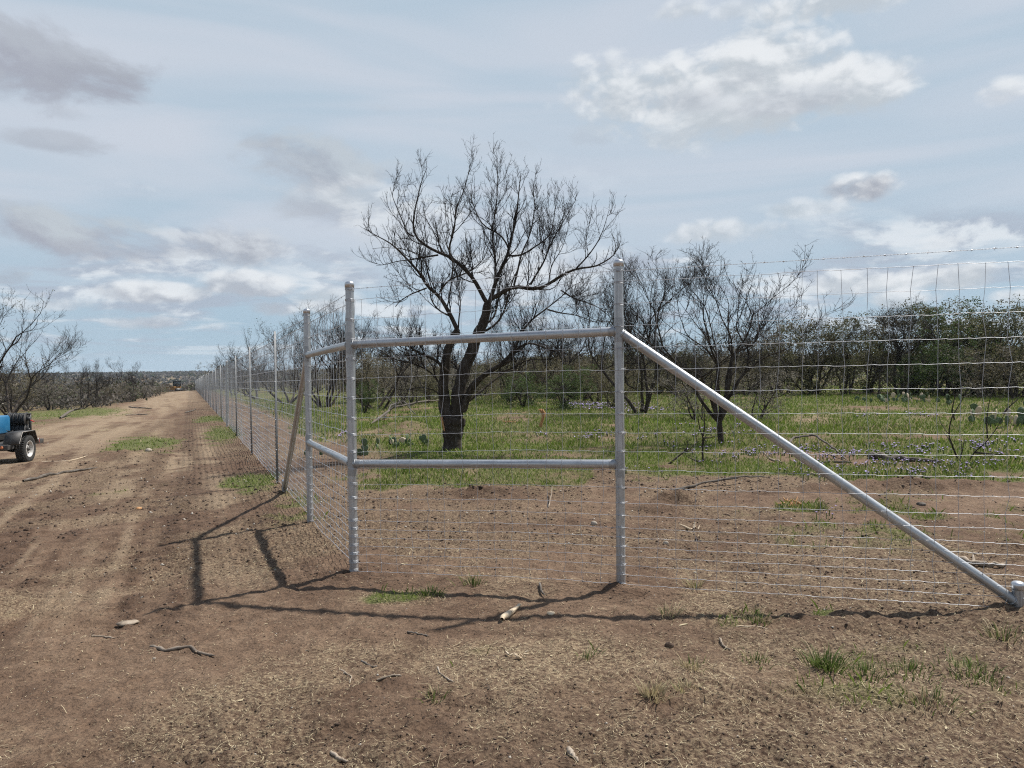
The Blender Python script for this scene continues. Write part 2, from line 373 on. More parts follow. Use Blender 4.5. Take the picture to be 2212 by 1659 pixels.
def speckled(name, c1, c2, scale, rough=.85, metal=0., bump=0., dist=.01, spec=.3, coord='Object', stretch=None, c3=None):
    m, nt, b = material(name, rough, metal, spec)
    tc = nt.nodes.new('ShaderNodeTexCoord'); v = tc.outputs[coord]
    if stretch:
        mp = nt.nodes.new('ShaderNodeMapping'); mp.inputs['Scale'].default_value = stretch; nt.links.new(v, mp.inputs[0]); v = mp.outputs[0]
    f = n_noise(nt, v, scale, 6., .62)
    st = [(.3, c1), (.7, c2)] if c3 is None else [(.28, c1), (.55, c2), (.72, c3)]
    nt.links.new(n_ramp(nt, f, st), b.inputs['Base Color'])
    if bump: n_bump(nt, b, f, bump, dist)
    return m
def tinted(name, rough=.7, trans=.0, spec=.2):
    """colour varies from leaf to leaf"""
    m, nt, b = material(name, rough, 0, spec)
    a = nt.nodes.new('ShaderNodeAttribute'); a.attribute_name = 'Col'
    nt.links.new(a.outputs['Color'], b.inputs['Base Color'])
    if trans:
        t = nt.nodes.new('ShaderNodeBsdfTranslucent'); nt.links.new(a.outputs['Color'], t.inputs[0])
        x = nt.nodes.new('ShaderNodeMixShader'); x.inputs[0].default_value = trans
        nt.links.new(b.outputs[0], x.inputs[1]); nt.links.new(t.outputs[0], x.inputs[2]); nt.links.new(x.outputs[0], nt.nodes['Material Output'].inputs[0])
    return m
M = {}
def galv(name, c1, c2, c3, rough):
    m, nt, b = material(name, rough, .75, .5)
    tc = nt.nodes.new('ShaderNodeTexCoord'); f = n_noise(nt, tc.outputs['Object'], 9., 7., .65); g = n_noise(nt, tc.outputs['Object'], 70., 3., .6)
    c = n_ramp(nt, f, [(.3, c1), (.52, c2), (.75, c3)])
    c = n_mix(nt, .35, c, n_ramp(nt, g, [(.35, c1), (.65, c3)])); nt.links.new(c, b.inputs['Base Color'])
    nt.links.new(n_math(nt, 'ADD', n_math(nt, 'MULTIPLY', f, .22), rough-.1), b.inputs['Roughness'])
    n_bump(nt, b, g, .12, .004); return m
M['galv'] = galv('galvanised_pipe', (.27, .285, .30), (.42, .435, .445), (.56, .57, .575), .42)
def galv_pipe(name, mud):
    m, nt, b = material(name, .42, .75, .5)
    tc = nt.nodes.new('ShaderNodeTexCoord'); v = tc.outputs['Object']
    mp = nt.nodes.new('ShaderNodeMapping'); mp.inputs['Scale'].default_value = (1, 1, .035); nt.links.new(v, mp.inputs[0])
    f = n_noise(nt, v, 9., 7., .65); g = n_noise(nt, v, 70., 3., .6); st = n_noise(nt, mp.outputs[0], 42., 4., .65); run = n_noise(nt, mp.outputs[0], 28., 4., .6)
    c = n_ramp(nt, f, [(.3, (.27, .285, .30)), (.52, (.42, .435, .445)), (.75, (.56, .57, .575))])
    c = n_mix(nt, .55, c, n_ramp(nt, st, [(.33, (.17, .18, .19)), (.5, (.43, .445, .455)), (.68, (.68, .69, .70))]))
    c = n_mix(nt, .2, c, n_ramp(nt, g, [(.35, (.27, .28, .29)), (.65, (.56, .57, .58))]))
    c = n_mix(nt, n_ramp(nt, run, [(.62, (0, 0, 0)), (.70, (.45, .45, .45))]), c, (.20, .17, .14))
    mt = nt.nodes.new('ShaderNodeValue'); mt.outputs[0].default_value = .75; metal = mt.outputs[0]
    if mud:
        sp = nt.nodes.new('ShaderNodeSeparateXYZ'); nt.links.new(v, sp.inputs[0])
        k = n_math(nt, 'SUBTRACT', .55, n_math(nt, 'MULTIPLY', sp.outputs[2], 3.2)); k = n_math(nt, 'ADD', k, n_math(nt, 'MULTIPLY', n_math(nt, 'SUBTRACT', f, .5), 1.6)); k = n_math(nt, 'MULTIPLY', k, 1.5, True)
        k = n_math(nt, 'MULTIPLY', k, n_ramp(nt, g, [(.35, (.3, .3, .3)), (.6, (1, 1, 1))])); c = n_mix(nt, k, c, (.20, .145, .105)); metal = n_math(nt, 'MULTIPLY', n_math(nt, 'SUBTRACT', 1., k, True), .75)
    nt.links.new(c, b.inputs['Base Color']); nt.links.new(metal, b.inputs['Metallic'])
    nt.links.new(n_math(nt, 'ADD', n_math(nt, 'MULTIPLY', st, .3), .28), b.inputs['Roughness']); n_bump(nt, b, st, .15, .003); return m
M['post'] = galv_pipe('galvanised_post', True); M['rail'] = galv_pipe('galvanised_rail', False)
M['tpost'] = speckled('galvanised_line_post', (.13, .137, .145), (.23, .237, .245), 20., .6, .3, spec=.4)
M['weld'] = galv('cold_galvanising_paint', (.26, .27, .28), (.34, .35, .355), (.42, .425, .43), .55)
M['wire'] = speckled('galvanised_wire', (.36, .37, .39), (.56, .57, .59), 30., .5, .45, spec=.5)
M['cap'] = speckled('cast_aluminium_cap', (.45, .46, .48), (.62, .63, .65), 25., .35, .75, spec=.5)
M['bark'] = speckled('mesquite_bark', (.018, .014, .011), (.058, .047, .038), 14., .95, 0, .9, .03, .1, stretch=(1, 1, .25), c3=(.11, .10, .09))
M['twig'] = speckled('mesquite_twig', (.015, .012, .011), (.045, .038, .034), 5., .9, 0, spec=.15)
M['greytwig'] = speckled('weathered_brush_twig', (.055, .048, .042), (.15, .135, .12), 4., .9, 0, spec=.15)
M['deadwood'] = speckled('dead_wood', (.10, .075, .055), (.30, .24, .18), 12., .9, 0, .5, .01, stretch=(1, 1, 1), c3=(.38, .33, .27))
M['stickwood'] = speckled('grey_brown_stick', (.07, .052, .04), (.19, .15, .115), 12., .9, 0, .5, .01, c3=(.27, .23, .19))
M['darkwood'] = speckled('rotting_wood', (.035, .028, .022), (.13, .11, .09), 10., .95, 0, .7, .02, c3=(.22, .2, .18))
M['fresh'] = speckled('split_wood', (.24, .10, .04), (.44, .23, .10), 18., .8, 0, .5, .01, c3=(.52, .36, .2))
M['pale'] = speckled('pale_split_wood', (.42, .31, .2), (.66, .55, .40), 20., .8, 0, .5, .008)
M['stone'] = speckled('limestone', (.22, .18, .14), (.50, .44, .36), 12., .9, 0, .6, .01)
M['clod'] = speckled('earth_clod', (.05, .033, .024), (.13, .088, .062), 9., .95, 0, .5, .01)
M['leaf'] = tinted('leaves', .65, .25)
M['blade'] = tinted('grass_blades', .6, .3)
M['straw'] = tinted('dry_straw', .75, .12)
M['petal'] = tinted('petals', .7, .25)
M['cactus'] = speckled('prickly_pear_skin', (.045, .075, .035), (.10, .14, .065), 5., .6, 0, .2, .01, .35, c3=(.16, .18, .10))
M['blue'] = speckled('blue_enamel', (.008, .105, .235), (.035, .165, .30), 3., .42, 0, spec=.5)
M['black'] = speckled('black_paint', (.010, .010, .011), (.035, .034, .033), 6., .45, 0, spec=.4)
M['dusty'] = speckled('dusty_black_steel', (.03, .029, .028), (.085, .08, .075), 7., .6, .1, spec=.4)
M['rubber'] = speckled('tyre_rubber', (.018, .018, .018), (.055, .052, .048), 12., .85, 0, .3, .004, spec=.25)
M['white'] = speckled('white_enamel', (.36, .34, .31), (.58, .56, .53), 8., .4, 0, spec=.45)
M['cable'] = speckled('welding_cable', (.012, .012, .013), (.05, .05, .05), 20., .6, 0, spec=.35)
M['amber'] = speckled('amber_lens', (.55, .16, .06), (.65, .22, .08), 8., .3, 0, spec=.5)
M['red'] = speckled('red_lens', (.55, .06, .04), (.65, .10, .07), 8., .3, 0, spec=.5)
M['label'] = speckled('white_lettering', (.74, .74, .74), (.82, .82, .82), 5., .5)
M['yellow'] = speckled('dozer_paint', (.13, .06, .015), (.24, .12, .03), 2., .6, 0, c3=(.20, .12, .06))
M['steel'] = speckled('worn_steel', (.10, .09, .08), (.34, .31, .28), 4., .45, .6)
m, nt, b = material('cab_glass', .08, 0, .6); b.inputs['Base Color'].default_value = (.03, .04, .045, 1); M['glass'] = m

def ground_material():
    m, nt, b = material('soil', .93, 0, .12)
    tc = nt.nodes.new('ShaderNodeTexCoord'); v = tc.outputs['Object']
    def att(n):
        a = nt.nodes.new('ShaderNodeAttribute'); a.attribute_name = n; return a.outputs['Fac']
    big = n_noise(nt, v, .5, 6., .6); mid = n_noise(nt, v, 5., 8., .68); fine = n_noise(nt, v, 42., 6., .7); vf = n_noise(nt, v, 140., 3., .6)
    c = n_ramp(nt, mid, [(.25, (.058, .034, .022)), (.48, (.150, .096, .063)), (.72, (.27, .19, .128))])
    c = n_mix(nt, .5, c, n_ramp(nt, big, [(.32, (.090, .054, .036)), (.68, (.215, .150, .102))]))
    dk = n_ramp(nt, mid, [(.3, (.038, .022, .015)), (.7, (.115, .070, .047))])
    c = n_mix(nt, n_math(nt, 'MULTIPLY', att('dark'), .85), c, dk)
    rd = n_ramp(nt, mid, [(.25, (.15, .108, .072)), (.55, (.255, .188, .126)), (.8, (.32, .245, .17))])
    c = n_mix(nt, n_math(nt, 'MULTIPLY', att('road'), .95), c, rd)
    st = n_ramp(nt, fine, [(.44, (0, 0, 0)), (.60, (1, 1, 1))])
    c = n_mix(nt, n_math(nt, 'MULTIPLY', n_math(nt, 'MULTIPLY', att('straw'), .55), st), c, (.36, .29, .185))
    gr = n_ramp(nt, fine, [(.25, (.040, .050, .014)), (.5, (.085, .11, .028)), (.75, (.15, .16, .06))])
    gf = n_math(nt, 'MULTIPLY', att('grass'), n_ramp(nt, mid, [(.2, (.45, .45, .45)), (.55, (1, 1, 1))]))
    c = n_mix(nt, n_math(nt, 'MULTIPLY', gf, .85), c, gr)
    c = n_mix(nt, .85, c, n_ramp(nt, fine, [(.32, (.42, .40, .38)), (.47, (.97, .97, .97)), (.72, (1.5, 1.47, 1.42))]), 'MULTIPLY')
    c = n_mix(nt, n_ramp(nt, vf, [(.68, (0, 0, 0)), (.74, (.7, .7, .7))]), c, (.33, .27, .20))
    nt.links.new(c, b.inputs['Base Color'])
    h = n_math(nt, 'ADD', n_math(nt, 'MULTIPLY', mid, 1.), n_math(nt, 'MULTIPLY', fine, .5))
    n_bump(nt, b, h, 1., .05); return m

# ------------------------------------------------------------------ ground
def build_ground():
    r = np.concatenate([1.2*1.012**np.arange(0, 60), ]); r = list(r[r < 2.0])
    while r[-1] < 13: r.append(r[-1]*1.0042)
    while r[-1] < 60: r.append(r[-1]*1.0095)
    while r[-1] < 2600: r.append(r[-1]*1.022)
    r = np.array([.3, .7]+r)
    th = np.concatenate([np.arange(-42, 42, .17), np.arange(42, 318, 3.)])*np.pi/180
    rr, tt = np.meshgrid(r, th, indexing='ij'); x = rr*np.sin(tt); y = rr*np.cos(tt)
    mk = masks(x, y); z = G(x, y)+relief(x, y, mk, rr)
    n = len(th); k = len(r)
    i, j = np.meshgrid(np.arange(k-1), np.arange(n), indexing='ij'); j2 = (j+1) % n
    F = np.stack([i*n+j, (i+1)*n+j, (i+1)*n+j2, i*n+j2], -1).reshape(-1, 4)[:, ::-1]
    V = np.stack([x, y, z], -1).reshape(-1, 3)
    V = np.concatenate([V, [[0, 0, Gf(0, 0)]]]); jj = np.arange(n)
    F3 = np.stack([np.full(n, len(V)-1), jj, (jj+1) % n], -1)[:, ::-1]
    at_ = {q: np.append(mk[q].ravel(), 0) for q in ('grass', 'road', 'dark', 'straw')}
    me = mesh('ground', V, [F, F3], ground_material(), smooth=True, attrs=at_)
    tag(obj('ground', me), kind='structure')
build_ground()

def scatter(rng, n, r0, r1, a=41.):
    """random places, equally dense in the view"""
    rr = r0*(r1/r0)**rng.random(n); t = rng.uniform(-a, a, n)*np.pi/180
    return rr*np.sin(t), rr*np.cos(t), rr
def build_grass():
    rng = np.random.default_rng(5)
    x, y, r = scatter(rng, 520000, 2.4, 75.)
    mk = masks(x, y); keep = rng.random(len(x)) < np.clip(mk['grass'], 0, 1)**1.3*np.where(r < 9, .4, 1.)*np.where(fence_u(x, y) > 0, .45, 1.)
    x, y, r = x[keep], y[keep], r[keep]; z = Gz(x, y); n = len(x)
    tall = .5+1.1*fbm(x*.7, y*.7, 77)
    h = (.022+.075*rng.random(n)**1.8)*tall*np.clip(.6+r/25, .6, 1.5)*np.where(fence_u(x, y) > 0, .62, 1.); w = np.clip(.0011*r, .004, .05)*rng.uniform(.6, 1.3, n)
    a = rng.uniform(0, 2*np.pi, n); lean = h*rng.uniform(.1, .9, n); b = rng.uniform(0, 2*np.pi, n)
    dx, dy = np.cos(a)*w/2, np.sin(a)*w/2; tx, ty = np.cos(b)*lean, np.sin(b)*lean
    z = z-.006
    V = np.stack([np.stack([x-dx, y-dy, z], -1), np.stack([x+dx, y+dy, z], -1), np.stack([x+dx*.8+tx*.4, y+dy*.8+ty*.4, z+h*.62], -1), np.stack([x+tx, y+ty, z+h], -1)], 1).reshape(-1, 3)
    F = np.arange(n*4).reshape(n, 4)
    g = rng.random(n)[:, None]; patch = fbm(x*.5, y*.5, 99)[:, None]
    c = (1-g)*np.array([.085, .135, .018])+g*np.array([.20, .255, .05])
    c = c*(.75+.5*patch); dry = (rng.random(n) < .10+.22*sst(patch[:, 0], .62, .42))[:, None]
    c = np.where(dry, np.array([.40, .34, .19])*(.6+.6*g), c)
    tag(obj('field_grass', mesh('field_grass', V, F, M['blade'], col=np.repeat(c, 4, 0))), 'short green spring grass growing over the pasture and in patches on the bare soil', 'grass', kind='stuff')
build_grass()
def build_straw():
    rng = np.random.default_rng(8)
    x, y, r = scatter(rng, 230000, 2.3, 18.)
    mk = masks(x, y); keep = rng.random(len(x)) < (.10+.62*mk['straw']*sst(r, 15, 5)**.5)*(1-.5*mk['dark']); x, y, r = x[keep], y[keep], r[keep]
    z = Gz(x, y); n = len(x)
    L = rng.uniform(.006, .030, n)*np.where(rng.random(n) < .05, 3.4, 1.); w = rng.uniform(.0007, .0017, n)*np.clip(r/5, .8, 2.2)
    chip = rng.random(n) < .004; w = np.where(chip, w*5, w); L = np.where(chip, L*1.1, L)
    a = rng.uniform(0, 2*np.pi, n); da = rng.normal(0, .5, n)
    p = [np.stack([x, y, z+.004], -1)]
    for s in (1, 2):
        aa = a+da*(s-1); p.append(p[-1]+np.stack([np.cos(aa)*L/2, np.sin(aa)*L/2, rng.uniform(-.002, .30, n)*L*(.8 if s == 1 else .0)], -1))
    nrm = np.stack([-np.sin(a)*w, np.cos(a)*w, np.zeros(n)], -1)
    V = np.stack([p[0]-nrm, p[0]+nrm, p[1]-nrm, p[1]+nrm, p[2]-nrm*.6, p[2]+nrm*.6], 1).reshape(-1, 3)
    k = np.arange(n)*6; F = np.concatenate([np.stack([k, k+1, k+3, k+2], -1), np.stack([k+2, k+3, k+5, k+4], -1)])
    g = rng.random(n)[:, None]; c = (1-g)*np.array([.22, .165, .10])+g*np.array([.62, .53, .34])
    dk = (rng.random(n) < .42)[:, None]; c = np.where(dk, np.array([.085, .06, .042]), c)
    tag(obj('straw_litter', mesh('straw_litter', V, F, M['straw'], col=np.repeat(c, 6, 0))), 'dry grass stalks and broken twigs littering the bare brown soil', 'straw', kind='stuff')
    # crumbs of earth and gravel
    x, y, r = scatter(rng, 36000, 2.4, 30.); mk = masks(x, y); keep = rng.random(len(x)) < .35+.65*mk['dark']-.4*mk['grass']; x, y, r = x[keep], y[keep], r[keep]; n = len(x); z = Gz(x, y)
    s = rng.uniform(.0025, .009, n)*(1+mk['dark'][keep])*np.clip(r/6, .8, 2.2)
    o = np.array([[1, 0, 0], [0, 1, 0], [-1, 0, 0], [0, -1, 0], [0, 0, .8], [.0, 0, -.6]])
    V = np.stack([x, y, z], -1)[:, None, :]+o[None]*s[:, None, None]*rng.uniform(.5, 1.4, (n, 6, 1))
    f = np.array([[0, 1, 4], [1, 2, 4], [2, 3, 4], [3, 0, 4], [1, 0, 5], [2, 1, 5], [3, 2, 5], [0, 3, 5]])
    F = (f[None]+(np.arange(n)*6)[:, None, None]).reshape(-1, 3)
    g = rng.random(n)[:, None]; c = (1-g)*np.array([.05, .032, .023])+g*np.array([.13, .09, .065]); c = np.where((rng.random(n) < .03)[:, None], np.array([.42, .38, .32]), c)
    tag(obj('earth_crumbs', mesh('earth_crumbs', V.reshape(-1, 3), F, M['straw'], col=np.repeat(c, 6, 0))), 'small clods and bits of gravel scattered over the bare brown soil', 'clods', kind='stuff')
build_straw()
def build_flowers():
    rng = np.random.default_rng(21)
    spots = []
    for (px, py, rx, ry, n) in [(1900, 975, 330, 16, 420), (1750, 1000, 240, 24, 300), (2050, 1010, 170, 24, 300), (1560, 935, 150, 14, 120), (1300, 880, 100, 7, 420), (1230, 873, 80, 4, 150), (1300, 945, 110, 9, 160), (1390, 880, 40, 10, 160), (1480, 975, 90, 16, 60), (1960, 1035, 250, 12, 130), (2130, 970, 80, 12, 130), (1850, 1130, 160, 60, 14), (1620, 985, 60, 10, 70), (740, 940, 25, 12, 40), (1900, 900, 200, 8, 60)]:
        cl = rng.normal(0, 1, (n//7+1, 2))
        for k in range(int(n*.48)):
            q = cl[k//7]*.55+rng.normal(0, .10, 2); spots.append(at(px+q[0]*rx, py+q[1]*ry))
    P = np.array(spots); P[:, 2] = Gz(P[:, 0], P[:, 1]); n = len(P); rr = np.hypot(P[:, 0], P[:, 1])
    h = rng.uniform(.05, .11, n); s = rng.uniform(.013, .024, n)*np.clip(rr/14, .7, 2.2)
    a = rng.uniform(0, 2*np.pi, n); c0 = P+np.stack([np.zeros(n), np.zeros(n), h], -1)
    V = []; F = []; cc = []
    lil = np.array([.48, .38, .70]); 
    tint = (.75+.5*rng.random(n))[:, None]*np.where((rng.random(n) < .3)[:, None], np.array([.56, .48, .74]), lil)
    for k in range(5):
        b = a+k*2*np.pi/5; up = rng.uniform(-.3, .7, n)
        d = np.stack([np.cos(b), np.sin(b), up], -1)*s[:, None]; e = np.stack([-np.sin(b), np.cos(b), np.zeros(n)], -1)*s[:, None]*.45
        V.append(np.stack([c0, c0+d*.6-e, c0+d, c0+d*.6+e], 1)); cc.append(np.repeat(tint[:, None], 4, 1))
    st = np.stack([np.cos(a), np.sin(a), np.zeros(n)], -1)*(.0006*rr)[:, None]
    V.append(np.stack([P-st, P+st, c0+st, c0-st], 1)); cc.append(np.repeat(np.tile(np.array([.06, .09, .025]), (n, 1))[:, None], 4, 1))
    V = np.concatenate(V).reshape(-1, 3); cc = np.concatenate(cc).reshape(-1, 3)
    tag(obj('wildflowers', mesh('wildflowers', V, np.arange(len(V)).reshape(-1, 4), M['petal'], col=cc)), 'low lilac wildflowers in drifts through the pasture grass', 'wildflowers', kind='stuff')
build_flowers()

# ------------------------------------------------------------------ pipe corner and fences
PR = .0375
def gp(x, y): return np.array([x, y, Gf(x, y)])
Cn = gp(FX0, FY0); Rt = gp(.876, 6.04); Lf = gp(-2.53, 9.18); St = gp(3.585, 5.24); Sl = gp(-3.62, 11.70)
def ring_mesh(turns, r, wr, name, seed):
    rng = np.random.default_rng(seed); t = np.linspace(0, turns*2*np.pi, int(14*turns)+1)
    z = .010*t/(2*np.pi)+.006*np.sin(t+1.)+rng.normal(0, .001, len(t))
    P = np.stack([np.cos(t)*(r+.003), np.sin(t)*(r+.003), z], -1)
    P = np.concatenate([P, [P[-1]+np.array([.03*math.cos(t[-1]+1.2), .03*math.sin(t[-1]+1.2), .004])]])
    return MB().tubes([(P, np.full(len(P), wr))], 5).mesh(name, M['wire'], True)
COIL = [ring_mesh(2.6, PR, .0021, 'wire_tie', k) for k in range(3)]; RING = [ring_mesh(1.15, PR, .0017, 'wire_tie', 9+k) for k in range(2)]
GAPS = np.array([3, 3, 3, 3, 3, 3, 4, 4, 5, 5.5, 6, 6, 6, 7, 7, 7, 7, 7, 7])*.0254
WZ = np.concatenate([[0], np.cumsum(GAPS)])+.035          # heights of the twenty line wires
BARB = WZ[-1]+.10
def cap_mb(z, r=PR):
    return MB().lathe([(r+.0015, z-.045), (r+.005, z-.045), (r+.0055, z-.012), (r+.0045, z-.004), (r*.85, z+.008), (r*.4, z+.013), (.001, z+.014)], 24)
def build_corner():
    root = empty('pipe_corner_brace', Cn, 0, 'welded galvanised pipe corner brace with capped posts, double rails and two sloping braces', 'fence corner')
    def loc(p): return np.array(p)-Cn
    def post(P, H, coil, spots):
        o = MB().pipe((0, 0, -.35), (0, 0, H-.004), PR, 28).obj('post', M['post'], root, True, loc(P))
        cap_mb(H).obj('cap', M['cap'], o, True)
        for z in spots: MB().lathe([(PR+.0012, z-.10), (PR+.0028, z-.07), (PR+.0030, z+.07), (PR+.0012, z+.10)], 28, cap=False).obj('weld_patch', M['weld'], o, True)
        rng = np.random.default_rng(int(abs(P[0])*100))
        for k, z in enumerate([*WZ, BARB]):
            me = (COIL if coil else RING)[k % (3 if coil else 2)]
            obj('wire_tie', me, o, (0, 0, z-.012), (rng.normal(0, .05), rng.normal(0, .05), rng.uniform(3.6, 4.6)))
        return o
    post(Cn, 2.65, True, (2.1, 1.0)); post(Rt, 2.66, False, (2.1, 1.0)); post(Lf, 2.65, False, (2.1, 1.0))
    zv = np.array([0, 0, 1.])
    def bar(name, a, b_, ca, cb, welds):
        d = b_-a; L = float(np.linalg.norm(d)); d = d/L
        o = MB().pipe((0, 0, PR*ca), (0, 0, L-PR*cb), PR*.985, 28, cap=False).obj(name, M['rail'], root, True, a)
        o.rotation_euler = Vector(d).to_track_quat('Z', 'Y').to_euler()
        for k, w, first in welds:
            z0, z1 = (PR*k, PR+w) if first else (L-PR-w, L-PR*k)
            MB().pipe((0, 0, z0), (0, 0, z1), PR*(1.035 if first else 1.01), 28, PR*(1.01 if first else 1.035), cap=False).obj('weld_patch', M['weld'], o, True)
            zb = PR*1.02 if first else L-PR*1.02
            t = np.linspace(0, 2*np.pi, 25); MB().tubes([(np.stack([np.cos(t)*PR*1.03, np.sin(t)*PR*1.03, zb+.004*np.cos(2*t)], -1), .0055+.0012*np.sin(t*7))], 6).obj('weld_bead', M['weld'], o, True)
        return o
    for A, B in ((Cn, Rt), (Cn, Lf)):
        for h in (2.09, 1.005):
            a = loc(A)+zv*h; b_ = loc(B)+zv*h
            bar('rail', a, b_, .6, .6, ((.9, .05, True), (.9, .05, False)))
    for P, S in ((Rt, St), (Lf, Sl)):
        a = loc(P)+zv*2.085; b_ = loc(S)+zv*.06
        bar('brace', a, b_, .6, 0., ((.9, .07, True), (.5, .08, False)))
        o = MB().pipe((0, 0, -.3), (0, 0, .20), PR*1.03, 28).obj('stub_post', M['post'], root, True, loc(S))
        cap_mb(.206, PR*1.03).obj('cap', M['cap'], o, True)
build_corner()

def fence_run(A, B, seed, off, gauge):
    """woven wire and barbed strand from A to B along the ground; returns the two meshes (in world space)"""
    rng = np.random.default_rng(seed)
    d = np.array([B[0]-A[0], B[1]-A[1]]); L = np.linalg.norm(d); d /= L; nrm = np.array([d[1], -d[0]])*off
    sp = .1524; s = np.arange(0, L, sp); ns = len(s)
    bx = A[0]+d[0]*s+nrm[0]; by = A[1]+d[1]*s+nrm[1]
    gs = G(bx, by)
    bow = .012*np.sin(s*.9+seed)+.008*np.sin(s*2.3)
    lines = []; knots = []
    J = rng.normal(0, .0022, (20, ns)); JN = rng.normal(0, .004, (20, ns)); JS = rng.normal(0, .008, (20, ns))+np.cumsum(rng.normal(0, .004, (20, ns)), 0)*.6
    near = np.hypot(bx, by) < 26
    kk = np.nonzero(near)[0]; last = (kk[-1] if len(kk) else 0)+1
    def node(i, k): return np.stack([bx[k]+d[0]*JS[i, k]+nrm[0]/abs(off)*(bow[k]+JN[i, k]), by[k]+d[1]*JS[i, k]+nrm[1]/abs(off)*(bow[k]+JN[i, k]), gs[k]+WZ[i]+J[i, k]], -1)
    near_polys, far_polys = [], []
    for i in range(20):
        k = np.arange(last); Nn = node(i, k)
        if len(k) > 1:
            mid = (Nn[:-1]+Nn[1:])/2; t = np.where(np.arange(len(mid)) % 2 == 0, 1, -1)
            q1 = Nn[:-1]*.62+Nn[1:]*.38; q2 = Nn[:-1]*.42+Nn[1:]*.58; q1[:, 2] += .0022; q2[:, 2] -= .0022
            P = np.concatenate([np.stack([Nn[:-1], q1, q2], 1).reshape(-1, 3), Nn[-1:]])
            near_polys.append((P, gauge*(.00185 if 0 < i < 19 else .0022)*np.clip(np.hypot(P[:, 0], P[:, 1])/9, 1, 2.1)))
            knots.append(Nn)
        if last < ns:
            k = np.unique(np.concatenate([np.arange(last-1, ns, 8), [ns-1]])); P = node(i, k); P[:, 2] += rng.normal(0, .006, len(k)); far_polys.append((P, np.full(len(P), .0040*gauge)))
    stays_n, stays_f = [], []
    for k in range(ns):
        if near[k]: stays_n.append((node(np.arange(20), np.full(20, k)), np.full(20, .0021*gauge**.5)))
        else:
            j = np.array([0, 6, 12, 19]); stays_f.append((node(j, np.full(4, k)), np.full(4, .0022*gauge)))
    mb = MB(); mb.tubes(near_polys, 4); mb.tubes(stays_n, 3)
    if far_polys: mb.tubes(far_polys, 3)
    if stays_f: mb.tubes(stays_f, 3)
    K = np.concatenate(knots); o = np.array([[1, 0, 0], [0, 1, 0], [-1, 0, 0], [0, -1, 0], [0, 0, 1.5], [0, 0, -1.5]])*.0042
    f = np.array([[0, 1, 4], [1, 2, 4], [2, 3, 4], [3, 0, 4], [1, 0, 5], [2, 1, 5], [3, 2, 5], [0, 3, 5]])
    mb.add((K[:, None]+o[None]).reshape(-1, 3), [(f[None]+(np.arange(len(K))*6)[:, None, None]).reshape(-1, 3)])
    wire = mb.mesh('woven_wire', M['wire'])
    # barbed strand: two twisted wires with four-point barbs
    mb = MB(); t = np.arange(0, min(L, 26), .02); ft = np.array([A[0], A[1]])+np.outer(t, d)+nrm
    base = np.c_[ft, G(ft[:, 0], ft[:, 1])+BARB-.012*np.abs(np.sin(t*.55))]
    for ph in (0, np.pi):
        P = base.copy(); P[:, 2] += .0022*np.sin(t*2*np.pi/.09+ph); P[:, 0] += .0022*np.cos(t*2*np.pi/.09+ph)*nrm[0]/abs(off); P[:, 1] += .0022*np.cos(t*2*np.pi/.09+ph)*nrm[1]/abs(off)
        mb.tubes([(P, np.full(len(P), .0013))], 3)
    bp = base[3::7]; spk = []
    for p in bp:
        for q in range(4):
            v = rng.normal(0, 1, 3); v[2] = abs(v[2])*(1 if q % 2 else -1); v /= np.linalg.norm(v); spk.append((np.array([p, p+v*.016]), np.array([.0014, .0004])))
        spk.append((np.array([p-np.r_[d, 0]*.006, p+np.r_[d, 0]*.006]), np.array([.0045, .0045])))
    mb.tubes(spk, 4)
    if L > 26:
        t = np.arange(26, L, 1.5); ft = np.array([A[0], A[1]])+np.outer(t, d)+nrm; mb.tubes([(np.c_[ft, G(ft[:, 0], ft[:, 1])+BARB], np.full(len(t), .0030))], 3)
    return wire, mb.mesh('barbed_wire', M['wire'])
